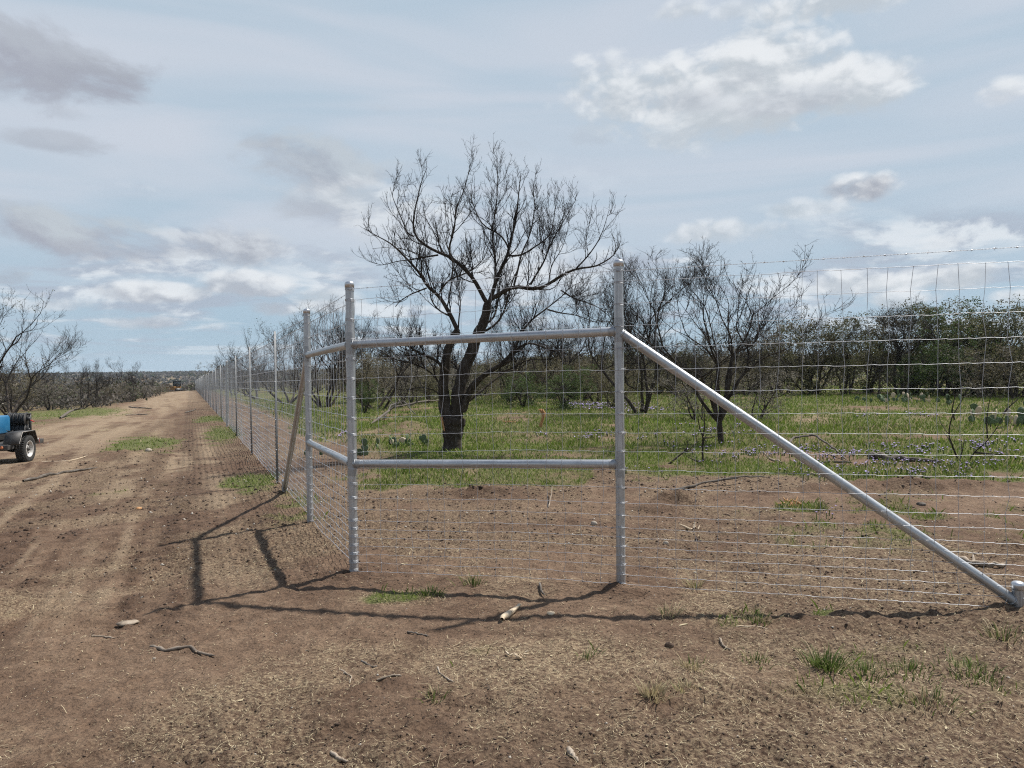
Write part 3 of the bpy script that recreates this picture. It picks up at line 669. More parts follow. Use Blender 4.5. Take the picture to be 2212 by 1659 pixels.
def build_fences():
    root = empty('woven_wire_fence', (0, 0, 0), 0, 'long woven wire fence running downhill beside the dirt track, with steel posts', 'fence')
    w, bw = fence_run(Cn, (FX0+FS*(214-FY0), 214.), 3, .042, 1.5)
    obj('woven_wire', w, root); obj('barbed_wire', bw, root)
    # T-shaped line posts, with a capped pipe post every fourth
    T = MB().prism([(-.024, .0), (.024, .0), (.024, .006), (.0035, .007), (.0035, .036), (-.0035, .036), (-.0035, .007), (-.024, .006)], -.3, 2.64, 'z')
    for z in np.arange(.15, 2.6, .054): T.box((0, -.004, z), (.012, .010, .016))
    tm = T.mesh('line_post', M['tpost']); pm = MB().pipe((0, 0, -.3), (0, 0, 2.646), PR, 16).mesh('line_post', M['galv'], True); cm = cap_mb(2.65).mesh('cap', M['cap'], True)
    clip = MB().tubes([(np.array([[-.03, -.006, 0], [0, -.012, .004], [.03, -.006, -.004], [.028, .01, 0], [-.028, .01, .003], [-.03, -.006, 0]]), np.full(6, .0022))], 4).mesh('wire_clip', M['cap'], True)
    rng = np.random.default_rng(4)
    ys = [12.8, 18.1, 24.0, 29.9, 36, 42.8, 48.6, 54.7]
    while ys[-1] < 205: ys.append(ys[-1]+6.0+rng.normal(0, .2))
    ys.append(214.)
    for k, y in enumerate(ys):
        x = FX0+FS*(y-FY0); pipe = k % 4 == 3 or y == 214
        o = obj('line_post', pm if pipe else tm, root, (x, y, Gf(x, y)), (rng.normal(0, .006), rng.normal(0, .006), R_(90+23.5)+math.pi))
        if pipe: obj('cap', cm, o)
        elif y < 31:
            for z in WZ[[0, 3, 7, 11, 15, 19]]: obj('wire_clip', clip, o, (0, 0, float(z)))
    # a short pipe strainer set far down the run is part of the same line
    root2 = empty('woven_wire_fence', (0, 0, 0), 0, 'woven wire fence with barbed top strand crossing in front of the pasture and sloping brace', 'fence')
    w, bw = fence_run(Cn, Cn[:2]+np.array([.9597, -.2826])*9.3, 5, .044, .82)
    obj('woven_wire', w, root2); obj('barbed_wire', bw, root2)
    mb = MB().pipe((0, 0, -.3), (0, 0, 2.64), PR, 20); e = Cn[:2]+np.array([.9597, -.2826])*9.35
    o = mb.obj('line_post', M['galv'], root2, True, (e[0], e[1], Gf(*e))); cap_mb(2.65).obj('cap', M['cap'], o, True)
build_fences()

# ------------------------------------------------------------------ trees
def unit(v): return v/(np.linalg.norm(v, axis=-1, keepdims=True)+1e-9)
def grow(rng, p, d, L, m, wig, up, droop=0.):
    """B branches at once: start p, direction d, length L"""
    B = len(p); P = [p]; d = unit(d)
    st = (L/(m-1))[:, None]
    for k in range(m-1):
        d = unit(d+rng.normal(0, wig, (B, 3))+np.array([0, 0, up-droop*k/m])); P.append(P[-1]+d*st)
    return np.stack(P, 1)
def taper(r0, m, end): return r0[:, None]*np.linspace(1, end, m)[None]
def side_shoots(rng, P, R, per_m, Lr, ang, m, up, wig, rk, rlim, t0=.15, end=.4, fade=.45):
    B, n, _ = P.shape; ln = np.linalg.norm(np.diff(P, axis=1), axis=2).sum(1)
    cnt = rng.poisson(per_m*ln*(1-t0)); i = np.repeat(np.arange(B), cnt)
    t = rng.uniform(t0, 1, len(i)); f = t*(n-1); k = np.minimum(f.astype(int), n-2); w = (f-k)[:, None]
    p = P[i, k]*(1-w)+P[i, k+1]*w; T = unit(P[i, k+1]-P[i, k]); r = R[i, k]*(1-w[:, 0])+R[i, k+1]*w[:, 0]
    q = unit(np.cross(T, rng.normal(0, 1, T.shape))); a = rng.uniform(ang[0], ang[1], len(i))[:, None]*np.pi/180
    d = T*np.cos(a)+q*np.sin(a); d[:, 2] += up*1.5
    L = rng.uniform(Lr[0], Lr[1], len(i))*(1-fade*t)
    return grow(rng, p, d, L, m, wig, up), taper(np.clip(r*rk, *rlim), m, end)
def forks(rng, P, R, k, ang, L, m, up, wig, rk, end=.55):
    i = np.repeat(np.arange(len(P)), k); p = P[i, -1]; T = unit(P[i, -1]-P[i, -2])
    q = unit(np.cross(T, rng.normal(0, 1, T.shape))); a = rng.uniform(ang[0], ang[1], len(i))[:, None]*np.pi/180
    d = T*np.cos(a)+q*np.sin(a)
    return grow(rng, p, d, rng.uniform(*L, len(i)), m, wig, up), taper(R[i, -1]*rk, m, end)
def join(lst, sides):
    mb = MB()
    for (P, R), s in zip(lst, sides):
        if len(P): mb.add(*tube_batch(P, R, s))
    return mb
def twiggery(rng, P, R, dens=1., size=1., up=.16, fade=.45):
    a = side_shoots(rng, P, R, 3.4*dens, (.5*size, 1.5*size), (28, 62), 8, up, .17, .6, (.0055, .015), .12, .4, fade)
    b_ = side_shoots(rng, *a, 5.2*dens, (.28*size, .75*size), (28, 60), 6, up*.8, .2, .65, (.004, .0075), .1)
    c = side_shoots(rng, *b_, 8.*dens, (.05*size, .20*size), (30, 70), 3, up*.5, .2, .75, (.0032, .0045), .1)
    return [a, b_, c]
def leafy(rng, pts, size, c1, c2, spread, per):
    """leaf-sized faces about given twig points"""
    n = len(pts)*per; p = np.repeat(pts, per, 0)+rng.normal(0, spread, (n, 3))
    a = unit(rng.normal(0, 1, (n, 3))); b_ = unit(np.cross(a, rng.normal(0, 1, (n, 3))))
    s = (size*rng.uniform(.5, 1.4, n))[:, None]
    V = np.stack([p-a*s*.5, p+b_*s*.3, p+a*s*.5, p-b_*s*.3], 1).reshape(-1, 3)
    g = rng.random(n)[:, None]; c = np.array(c1)*(1-g)+np.array(c2)*g
    return V, np.arange(4*n).reshape(-1, 4), np.repeat(c, 4, 0)
def mesquite(seed, H, nst=3, tilt=(12, 42), dens=1., lean=(0, 0), single=0., r0=.1, green=0):
    rng = np.random.default_rng(seed); z0 = np.zeros((1, 3)); parts = []
    if single:
        P0 = grow(rng, z0-np.array([[0, 0, .15]]), np.array([[lean[0], lean[1], 1.]]), np.array([single+.15]), 6, .06, .1); R0 = taper(np.array([r0*1.25]), 6, .8); parts.append((P0, R0))
        st = np.repeat(P0[:, -1], nst, 0)
    else: st = rng.normal(0, .06, (nst, 3))*[1, 1, 0]+[0, 0, -.15]
    az = (np.arange(nst)+rng.uniform(-.3, .3, nst))*2*np.pi/nst+rng.uniform(0, 6); t = rng.uniform(*tilt, nst)*np.pi/180
    d = np.stack([np.sin(t)*np.cos(az)+lean[0], np.sin(t)*np.sin(az)+lean[1], np.cos(t)], -1)
    P1 = grow(rng, st, d, rng.uniform(.30, .42, nst)*H, 7, .13, .03); R1 = taper(r0*rng.uniform(.65, 1., nst), 7, .62)
    P2, R2 = forks(rng, P1, R1, 2, (16, 42), (.20*H, .34*H), 7, .06, .15, .78)
    P3, R3 = forks(rng, P2, R2, 2, (14, 40), (.18*H, .34*H), 8, .10, .15, .8, .35)
    S, SR = side_shoots(rng, P1, R1, .75, (.2*H, .4*H), (35, 70), 8, .06, .15, .5, (.01, .05), .4)
    S2, SR2 = side_shoots(rng, P2, R2, .9, (.15*H, .32*H), (35, 65), 8, .08, .15, .55, (.01, .04), .2)
    parts += [(P1, R1), (P2, R2)]
    trunk = join(parts, [8]*len(parts)).mesh('trunk', M['bark'], True)
    limbs = (np.concatenate([P3, S, S2]), np.concatenate([R3, SR, SR2]))
    size = H/6.
    tw = twiggery(rng, *limbs, dens, size); tw2 = twiggery(rng, P2, R2, dens*.5, size)
    crown = join([limbs, *tw, *tw2], [5, 3, 3, 3, 3, 3, 3])
    cm = crown.mesh('crown', M['twig'], False)
    out = dict(trunk=trunk, crown=cm, H=max(np.concatenate(crown.V)[:, 2].max(), .1))
    if green:
        pts = tw[1][0][:, -1][rng.random(len(tw[1][0])) < green]
        V, F, c = leafy(rng, pts, .05*size, (.05, .06, .018), (.11, .12, .035), .09, 12); out['leaves'] = mesh('leaves', V, F, M['leaf'], col=c)
    return out
def put_tree(t, p, H, rz, label, group=None, name='mesquite_tree', cat='tree', sx=1.):
    s = H/t['H']; o = empty(name, p, rz, label, cat, group); o.scale = (s*sx, s*sx, s)
    obj('trunk', t['trunk'], o); obj('crown', t['crown'], o)
    if 'leaves' in t: obj('leaves', t['leaves'], o)
    return o
def build_main_tree():
    rng = np.random.default_rng(77)
    B = at(984, 974); Yd = B[1]
    k5 = lambda p: at_depth((1400+.5424*p[0])/1.8228, (600+.5424*p[1])/1.8228, Yd)
    k6 = lambda p: at_depth((1300+.4973*p[0])/1.8228, (1300+.4973*p[1])/1.8228, Yd)
    limbs = []
    def limb(pts, f, r0, r1, dy=0., n=14, y0=0.):
        """a limb followed in the photograph, bending dy metres towards or away from the viewer"""
        Q = np.array([f(p) for p in pts]); s = np.r_[0, np.cumsum(np.linalg.norm(np.diff(Q, axis=0), axis=1))]; s /= s[-1]
        t = np.linspace(0, 1, n); P = np.stack([np.interp(t, s, Q[:, j]) for j in range(3)], -1)
        P[1:-1] = P[1:-1]*.5+(P[:-2]+P[2:])*.25
        off = y0+dy*t**1.2; c = np.array([0, 0, EYE]); P = c+(P-c)*((Yd+off)/Yd)[:, None]
        return P, r0+(r1-r0)*t
    T = [limb([(972, 1040), (968, 990), (968, 900), (968, 800), (985, 690)], k6, .175, .25, 0, 12), limb([(985, 720), (1010, 560), (1020, 470), (1045, 380), (1080, 260), (1120, 180), (1140, 90)], k6, .15, .12, .1, 14),
         limb([(955, 740), (920, 640), (895, 500), (900, 380), (915, 270), (930, 150), (965, 70), (1008, 5)], k6, .13, .085, -.2, 16), limb([(1040, 640), (1070, 560), (1130, 430), (1220, 350), (1330, 290), (1440, 230)], k6, .09, .04, -.6, 12),
         limb([(955, 720), (915, 700), (885, 640), (870, 560)], k6, .07, .04, .3, 8)]
    k = lambda pts, r0, r1, dy=0., y0=0., n=14: limbs.append(limb(pts, k5, r0*.54, r1*.6, dy, n, y0))
    T.append(limb([(850, 1400), (880, 1330), (930, 1250), (965, 1100)], k5, .12, .10, 0, 8, .1))
    k([(965, 1110), (930, 1060), (890, 970), (830, 880), (770, 830), (700, 760), (630, 735), (570, 720), (520, 680), (450, 640), (420, 580), (415, 500), (430, 420), (450, 330), (480, 200), (520, 110)], .085, .008, -.5, .1, 22)
    k([(690, 760), (665, 690), (700, 640), (725, 500), (725, 400), (780, 300), (810, 200), (830, 90)], .04, .006, -.7, -.1)
    k([(600, 745), (500, 760), (400, 780), (300, 790), (200, 820), (150, 820)], .035, .006, -.6, -.2)
    k([(425, 610), (370, 590), (360, 540), (320, 450), (270, 330), (250, 250)], .03, .006, -.5, -.3)
    k([(725, 800), (640, 740), (560, 560), (500, 470), (490, 370), (480, 330)], .028, .006, .5, 0)
    k([(965, 1110), (1000, 1000), (1030, 900), (1070, 820), (1110, 740), (1110, 690), (1140, 600), (1160, 500), (1180, 350), (1200, 150)], .085, .008, .5, .1, 18)
    k([(1010, 960), (1020, 800), (990, 650), (1000, 500), (1030, 350), (1030, 40)], .045, .006, .9, .1)
    k([(1110, 690), (1060, 600), (1000, 570), (920, 530), (870, 430), (830, 300), (850, 200)], .035, .006, .6, .4)
    k([(1110, 750), (1200, 755), (1280, 700), (1370, 640), (1420, 600), (1440, 480), (1460, 310)], .04, .006, .5, .4)
    k([(985, 1065), (1060, 1020), (1150, 965), (1240, 985), (1320, 1000), (1400, 960), (1480, 900), (1580, 850), (1660, 835), (1760, 830), (1830, 770), (1880, 770), (1900, 680), (1860, 590)], .085, .007, -.6, .1, 22)
    k([(1270, 960), (1320, 870), (1370, 800), (1400, 700), (1450, 600), (1540, 450), (1600, 340)], .04, .006, .4, -.1)
    k([(1600, 845), (1690, 750), (1760, 650), (1800, 560), (1840, 420)], .03, .006, -.3, -.4)
    k([(1150, 965), (1180, 850), (1200, 740), (1270, 600), (1300, 420), (1290, 230)], .04, .006, .6, 0)
    k([(1400, 960), (1420, 820), (1500, 700), (1540, 560)], .025, .005, -.7, -.3)
    k([(745, 1305), (700, 1200), (660, 1130), (610, 1040), (590, 1020), (510, 980), (500, 920), (460, 870), (400, 800), (340, 740), (260, 660), (140, 600), (60, 550)], .085, .007, -.8, -.2, 20)
    k([(610, 1020), (640, 960), (700, 910), (780, 890), (880, 830), (950, 750), (970, 650)], .04, .006, -.4, -.4)
    k([(515, 985), (400, 1030), (320, 1080), (290, 1120)], .03, .012, -.6, -.5)
    k([(700, 910), (710, 800), (640, 600), (620, 480)], .025, .005, -.5, -.6)
    k([(540, 860), (470, 740), (350, 700), (200, 690), (120, 700)], .02, .005, -.9, -.5)
    k([(925, 1260), (1000, 1210), (1030, 1120), (1045, 1000), (1060, 880)], .045, .01, .7, .3)
    k([(890, 1320), (1000, 1270), (1070, 1190), (1100, 1080), (1130, 950), (1200, 800), (1260, 640)], .05, .007, 1.1, .4)
    k([(1136, 1500), (1170, 1390), (1210, 1290), (1300, 1190), (1390, 1140), (1440, 1080), (1510, 1050), (1530, 990), (1640, 940)], .05, .006, -1., -.4)
    k([(1390, 1140), (1480, 1165), (1600, 1180), (1700, 1220), (1760, 1240)], .03, .006, -.5, -.9)
    k([(1490, 1000), (1580, 1060), (1650, 1080), (1760, 1120), (1870, 1215)], .03, .006, -.6, -.6)
    k([(745, 1305), (750, 1200), (765, 1100), (740, 900), (700, 820)], .03, .006, .6, -.2)
    k([(690, 1190), (600, 1150), (540, 1060), (545, 960), (470, 880), (480, 780)], .035, .006, .9, -.3)
    q = lambda pts, r0, r1, dy=0., y0=0.: limbs.append(limb(pts, k6, r0*.72, r1*.8, dy, 12, y0))
    q([(930, 330), (830, 230), (700, 180), (600, 120), (560, 60)], .05, .012, -.8, -.2); q([(900, 470), (800, 330), (660, 260), (520, 240), (380, 150)], .03, .008, -1., -.2)
    q([(880, 520), (820, 470), (700, 450), (600, 480), (480, 450)], .022, .006, -1.2, -.1); q([(1040, 400), (1000, 280), (940, 240), (850, 200)], .04, .01, .8, .1)
    q([(1340, 280), (1440, 180), (1560, 90), (1680, 130), (1800, 180), (1900, 190)], .045, .008, -.7, -.5); q([(1210, 350), (1420, 320), (1560, 230), (1760, 235), (1850, 180)], .028, .006, -.9, -.4)
    q([(1100, 560), (1200, 480), (1290, 400), (1430, 300), (1520, 330), (1600, 430)], .04, .008, .9, 0)
    q([(1600, 230), (1620, 300), (1630, 370), (1740, 370), (1700, 420)], .018, .005, -.3, -.6)
    root = empty('mesquite_tree', B, .0, 'big leafless mesquite with dark forked trunk standing behind the two pipe rails', 'tree')
    n = lambda lst: [(P-B, R) for P, R in lst]
    # bark ridges on the thick wood
    tp = []
    for P, R in n(T):
        t = np.linspace(0, 1, 40); s = np.linspace(0, 1, len(P)); tp.append((np.stack([np.interp(t, s, P[:, j]) for j in range(3)], -1), np.interp(t, s, R)*(1+.05*np.sin(t*23)+rng.normal(0, .02, 40))))
    V, F = tubes(tp, 22); Vn = V+B
    V = V+(fbm(np.arctan2(V[:, 1], V[:, 0])*9+V[:, 0]*6, V[:, 2]*1.6, 5, 3)-.5)[:, None]*unit(V*[1, 1, 0])*.07
    flare = np.exp(-np.maximum(V[:, 2], 0)/.16)*.15; V[:, :2] *= (1+flare*(V[:, 2] < 1.))[:, None]
    obj('trunk', mesh('trunk', V, F, M['bark'], smooth=True), root)
    Ls = n(limbs); V, F = tubes([(P, R*1.12) for P, R in Ls], 8)
    rs = [(np.stack([np.interp(np.linspace(0, 1, 14), np.linspace(0, 1, len(P)), P[:, j]) for j in range(3)], -1), np.interp(np.linspace(0, 1, 14), np.linspace(0, 1, len(R)), R)) for P, R in Ls]
    LP = np.array([a for a, _ in rs]); LR = np.array([b_ for _, b_ in rs])
    tw = twiggery(rng, LP, LR, 2.0, 1.0, .2, .72)
    obj('limbs', mesh('limbs', V, F, M['bark'], smooth=True), root)
    obj('crown', join(tw, [4, 3, 3]).mesh('crown', M['twig']), root)
    # torn strip of bark at the side of the trunk
    a = n([limb([(880, 690), (893, 740), (905, 800)], k6, .035, .015, -.1, 6, -.1)])
    MB().tubes(a, 6).obj('torn_bark', M['fresh'], root)
build_main_tree()
BT = [mesquite(11, 6, 4, (10, 34), 1.7, r0=.085), mesquite(12, 5, 7, (8, 40), 1.7, single=.6, r0=.055), mesquite(13, 6, 5, (20, 52), 1.5, r0=.085, green=.10), mesquite(14, 6, 4, (25, 60), 1.5, lean=(.25, 0), r0=.085), mesquite(15, 5.5, 6, (15, 50), 1.5, r0=.075), mesquite(16, 5, 3, (10, 45), 1.6, lean=(.5, .1), r0=.085, green=.05)]
def tree_at(k, px, py, top, rz, label, group=None, sx=1., **kw):
    p = at(px, py); H = (py-top)/FPX*p[1]; p[2] -= .02; return put_tree(BT[k], p, H, rz, label, group, sx=sx, **kw)
tree_at(0, 1390, 893, 500, .4, 'leafless mesquite with three dark stems behind the pipe post that carries the sloping brace', sx=1.05)
tree_at(1, 1560, 958, 508, 1.2, 'slender leafless mesquite with a short trunk fanning into many stems behind the sloping brace', sx=1.3)
tree_at(0, 1945, 852, 632, 2.2, 'bare forked mesquite standing over prickly pears before the dark oaks', sx=1.6)
tree_at(5, 1897, 864, 752, .3, 'thin young bare tree beside the forked mesquite over the prickly pears')
tree_at(3, 815, 884, 636, 2.6, 'leaning leafless mesquite behind the big mesquite, next to the corner post', sx=1.1)
tree_at(4, 700, 880, 640, .3, 'leafless mesquite seen through the woven wire beside the sloping brace of the long fence')
tree_at(2, 622, 872, 690, .9, 'spreading bare mesquite behind the first line post of the long fence', sx=1.1)
tree_at(5, 560, 862, 735, 3.3, 'low bare mesquite behind the second line post of the long fence', sx=1.5)
tree_at(0, 1100, 868, 640, 1.7, 'tangled bare mesquite rising behind the trunk of the big mesquite')
tree_at(4, 1255, 864, 610, 2.9, 'bare mesquite between the big mesquite and the pipe post with the brace', sx=1.1)
tree_at(3, 1750, 853, 660, .2, 'bare crooked mesquite at the end of the oak thicket beside the sloping brace', sx=1.1)
tree_at(2, -110, 915, 575, 1.0, 'large bare mesquite reaching into the view over the blue welder', sx=1.1)
tree_at(3, 25, 897, 665, 1.35, 'leaning bare mesquite with a mistletoe clump behind the trailer', sx=1.1)
tree_at(5, 172, 884, 770, .6, 'bare low mesquite by the green strip beside the track', sx=1.1)
tree_at(5, 207, 880, 772, 2.0, 'small dark bare mesquite next to the low one at the green strip')
tree_at(5, 262, 868, 768, -.5, 'gnarled bare mesquite with sideways limbs in the brush by the track', sx=1.3)
rngT = np.random.default_rng(91)
for k, px in enumerate([770, 860, 925, 1010, 1050, 1150, 1195, 1300, 1345, 1420, 1470, 1510, 1620, 1680, 655, 590, 530, 505]):
    py = rngT.uniform(838, 858); h = rngT.uniform(.75, 1.1)*{0: 160}.get(0)
    if px < 660: py = rngT.uniform(846, 858); h *= .62
    tree_at(int(rngT.integers(0, 6)), px, py, py-h, rngT.uniform(0, 6), 'leafless mesquite among others in the grey thicket at the back of the pasture', 'bare mesquites in the back thicket', sx=rngT.uniform(.95, 1.3))
for k, (px, py, h) in enumerate([(40, 872, 95), (95, 868, 80), (130, 872, 88), (235, 858, 60), (330, 850, 45), (300, 856, 50)]):
    tree_at(int(rngT.integers(0, 6)), px, py, py-h, rngT.uniform(0, 6), 'small leafless tree in the grey brush beyond the dirt track', 'bare trees in the brush beyond the track', sx=1.2)

def oak(seed, H, W, c1, c2, leaf=.095, n=11500):
    """dense low evergreen: stems, lobes of leaf sprays with gaps between"""
    rng = np.random.default_rng(seed); ns = int(rng.integers(3, 6))
    az = rng.uniform(0, 6.28, ns); t = rng.uniform(5, 38, ns)*np.pi/180
    P1 = grow(rng, rng.normal(0, .25, (ns, 3))*[1, 1, 0]-[0, 0, .1], np.stack([np.sin(t)*np.cos(az), np.sin(t)*np.sin(az), np.cos(t)], -1), rng.uniform(.4, .55, ns)*H, 7, .13, .04); R1 = taper(rng.uniform(.06, .13, ns), 7, .5)
    P2, R2 = forks(rng, P1, R1, 3, (20, 60), (.2*H, .42*H), 7, .06, .18, .7); S, SR = side_shoots(rng, P1, R1, 2., (.2*H, .45*H), (40, 80), 7, .05, .18, .5, (.01, .05), .25)
    trunk = join([(P1, R1), (P2, R2), (S, SR)], [6, 5, 4]).mesh('trunk', M['bark'], True)
    nl = 46; c = np.stack([rng.normal(0, .36, nl)*W, rng.normal(0, .36, nl)*W, rng.uniform(.03, .92, nl)*H], -1)
    sh = 1-.5*np.abs(c[:, 2]/H-.5)**1.5; c[:, :2] *= sh[:, None]
    c = np.concatenate([c, P2[:, -1], S[:, -1]]); rad = rng.uniform(.10, .24, len(c))*W*.75
    i = rng.integers(0, len(c), n//9); d = unit(rng.normal(0, 1, (len(i), 3))); pts = c[i]+d*(rad[i]*rng.uniform(.35, 1., len(i))**.6)[:, None]*[1, 1, .75]
    pts = pts[(pts[:, 2] > .08)]
    V, F, cc = leafy(rng, pts, leaf, c1, c2, .085, 9)
    tone = (.6+.9*rng.random(len(c)))[i][:len(pts)] if len(pts) == len(i) else .6+.9*rng.random(len(pts))
    cc = cc*np.repeat(tone, 36)[:, None]
    a, b_ = side_shoots(rng, np.concatenate([P2, S]), np.concatenate([R2, SR]), 4., (.25, .8), (25, 65), 5, .1, .2, .6, (.005, .012), .2)
    V2, F2 = tube_batch(a, b_, 3)
    mb = MB(); mb.add(V, F); mb.add(V2, F2)
    col = np.concatenate([cc, np.tile(np.array([.06, .05, .042]), (len(V2), 1))])
    crown = mb.mesh('crown', M['leaf'], False, col=col)
    return dict(trunk=trunk, crown=crown, H=float(np.percentile(V[:, 2], 99.5)))
OK_ = [oak(31, 5.5, 5., (.050, .053, .021), (.13, .128, .052)), oak(32, 5.5, 5.5, (.055, .052, .026), (.14, .128, .060)), oak(33, 5, 4.5, (.036, .060, .018), (.10, .14, .04)), oak(34, 5, 5, (.075, .064, .040), (.165, .138, .08), n=6600), oak(35, 4.5, 5, (.10, .088, .070), (.20, .178, .14), n=5200)]
def oak_at(k, px, py, top, rz, label, group=None, sx=1., name='oak_tree', cat='tree', dz=0):
    p = at(px, py); 
    if dz: q = at_depth(px, py, p[1]+dz); p = np.array([q[0], q[1], Gf(q[0], q[1])])
    return put_tree(OK_[k], p, (py-top)/FPX*p[1], rz, label, group, name, cat, sx)
rngO = np.random.default_rng(17)
for k, (px, py, top, v, sx) in enumerate([(1700, 850, 690, 3, 1), (1760, 852, 680, 1, 1), (1820, 852, 690, 0, 1.), (1880, 848, 672, 1, 1), (1955, 846, 668, 3, 1.1), (2010, 848, 650, 0, 1.), (2060, 853, 645, 1, 1.), (2100, 853, 655, 2, 1.), (2150, 853, 655, 1, 1.), (2205, 856, 650, 0, 1.1), (2260, 858, 640, 1, 1.1), (1640, 848, 700, 4, 1.1), (1590, 846, 715, 3, 1.1), (1980, 853, 760, 2, 1.1), (2040, 857, 740, 2, 1.1), (2120, 860, 750, 4, 1.2), (2190, 863, 740, 3, 1.2)]):
    oak_at(v, px, py, top, rngO.uniform(0, 6), 'dense dark olive oak in the thicket at the edge of the pasture', 'oaks in the thicket beyond the pasture', sx)
for k, px in enumerate(range(770, 1700, 31)):
    py = rngO.uniform(852, 880) if px < 1345 else rngO.uniform(843, 856); oak_at(int(rngO.choice([3, 4, 1, 0, 3])), px+rngO.uniform(-12, 12), py, py-rngO.uniform(75, 112), rngO.uniform(0, 6), 'grey brown bushy tree in the thicket at the back of the pasture', 'bushy trees in the back thicket', 1.25, 'bushy_tree')
for k, px in enumerate(range(480, 1030, 38)):
    py = rngO.uniform(842, 850); h = rngO.uniform(42, 70) if px < 760 else rngO.uniform(55, 90)
    oak_at(int(rngO.choice([3, 4, 4])), px, py, py-h, rngO.uniform(0, 6), 'low grey brown bush in the brush behind the long fence', 'bushes behind the long fence', 1.3, 'bush', 'bush')
oak_at(2, 1225, 884, 790, 1.0, 'dark green juniper bush beyond the torn stump in the pasture', None, 1.25, 'juniper_bush', 'bush')
oak_at(2, 1130, 880, 800, 2.0, 'dark green juniper bush behind the trunk of the big mesquite', None, 1.2, 'juniper_bush', 'bush')
oak_at(1, 1320, 882, 800, 3.0, 'broad olive bush between the lilac flowers and the pipe post', None, 1.3, 'bush', 'bush')
oak_at(4, 1500, 908, 815, 2.0, 'rounded grey olive bush behind the slender mesquite', None, 1.35, 'bush', 'bush')
oak_at(4, 1640, 905, 800, 4.0, 'grey twiggy bush under the sloping brace beside the slender mesquite', None, 1.3, 'bush', 'bush')
oak_at(2, 790, 892, 820, .5, 'small green bush at the foot of the leaning mesquite by the corner post', None, .8, 'bush', 'bush')
oak_at(3, 20, 890, 770, .5, 'olive green bush among bare branches behind the blue welder', None, 1., 'bush', 'bush')
for k, (px, py, h) in enumerate([(60, 885, 70), (105, 886, 62), (135, 880, 55), (215, 876, 50), (240, 872, 46), (262, 870, 36), (285, 866, 30), (310, 862, 28), (335, 857, 24), (345, 854, 22), (5, 885, 80), (180, 866, 46), (75, 868, 60), (330, 848, 30), (300, 852, 34), (355, 850, 16), (250, 858, 40), (215, 860, 40)]):
    oak_at(4 if k % 3 else 3, px, py, py-h, rngO.uniform(0, 6), 'grey twiggy brush bush beside the dirt track', 'brush bushes beside the track', 1.35, 'bush', 'bush')

def far_brush():
    rng = np.random.default_rng(3); V, F, cc = [], [], []; off = 0
    for (r0, r1, a0, a1, n, per) in [(75, 160, -40, -25.5, 500, 60), (160, 420, -41, 6, 2600, 34), (400, 1500, -41, 20, 5200, 16), (62, 130, -20, 40, 700, 60), (1200, 1500, -41, 30, 1800, 16)]:
        r = np.sqrt(rng.uniform(r0*r0, r1*r1, n)); a = rng.uniform(a0, a1, n)*np.pi/180; x = r*np.sin(a); y = r*np.cos(a)
        k = (fence_u(x, y) > 7.5) | (fence_u(x, y) < -14) | (r > 222); x, y, r = x[k], y[k], r[k]
        z = G(x, y); n = len(x); H = rng.uniform(.8, 2.6, n)*(1+.45*sst(r, 300, 900)); W = H*rng.uniform(.7, 1.3, n)
        i = np.repeat(np.arange(n), per); d = unit(rng.normal(0, 1, (len(i), 3))); q = rng.uniform(.2, 1, len(i))**.4
        p = np.stack([x, y, z+H*.5], -1)[i]+d*np.stack([W, W, H*.55], -1)[i]*q[:, None]
        e1 = unit(rng.normal(0, 1, (len(i), 3))); e2 = unit(np.cross(e1, rng.normal(0, 1, (len(i), 3))))
        s = (np.clip(.0020*r, .16, 2.4)[i]*rng.uniform(.6, 1.4, len(i)))[:, None]
        v = np.stack([p-e1*s, p+e2*s*.5, p+e1*s, p-e2*s*.5], 1).reshape(-1, 3); V.append(v)
        F.append(np.arange(len(v)).reshape(-1, 4)+off); off += len(v)
        kind = rng.random(n)[:, None]; c = np.where(kind < .30, np.array([.075, .085, .040]), np.where(kind < .75, np.array([.150, .132, .112]), np.array([.22, .195, .16])))
        c = c*rng.uniform(.5, 1.0, (n, 1)); cc.append(np.repeat(c[i]*rng.uniform(.7, 1.3, (len(i), 1)), 4, 0))
    tag(obj('distant_brush', mesh('distant_brush', np.concatenate(V), np.concatenate(F), M['leaf'], col=np.concatenate(cc))), 'grey and olive brush country covering the plain out to the low hills', 'brush', kind='stuff')
far_brush()

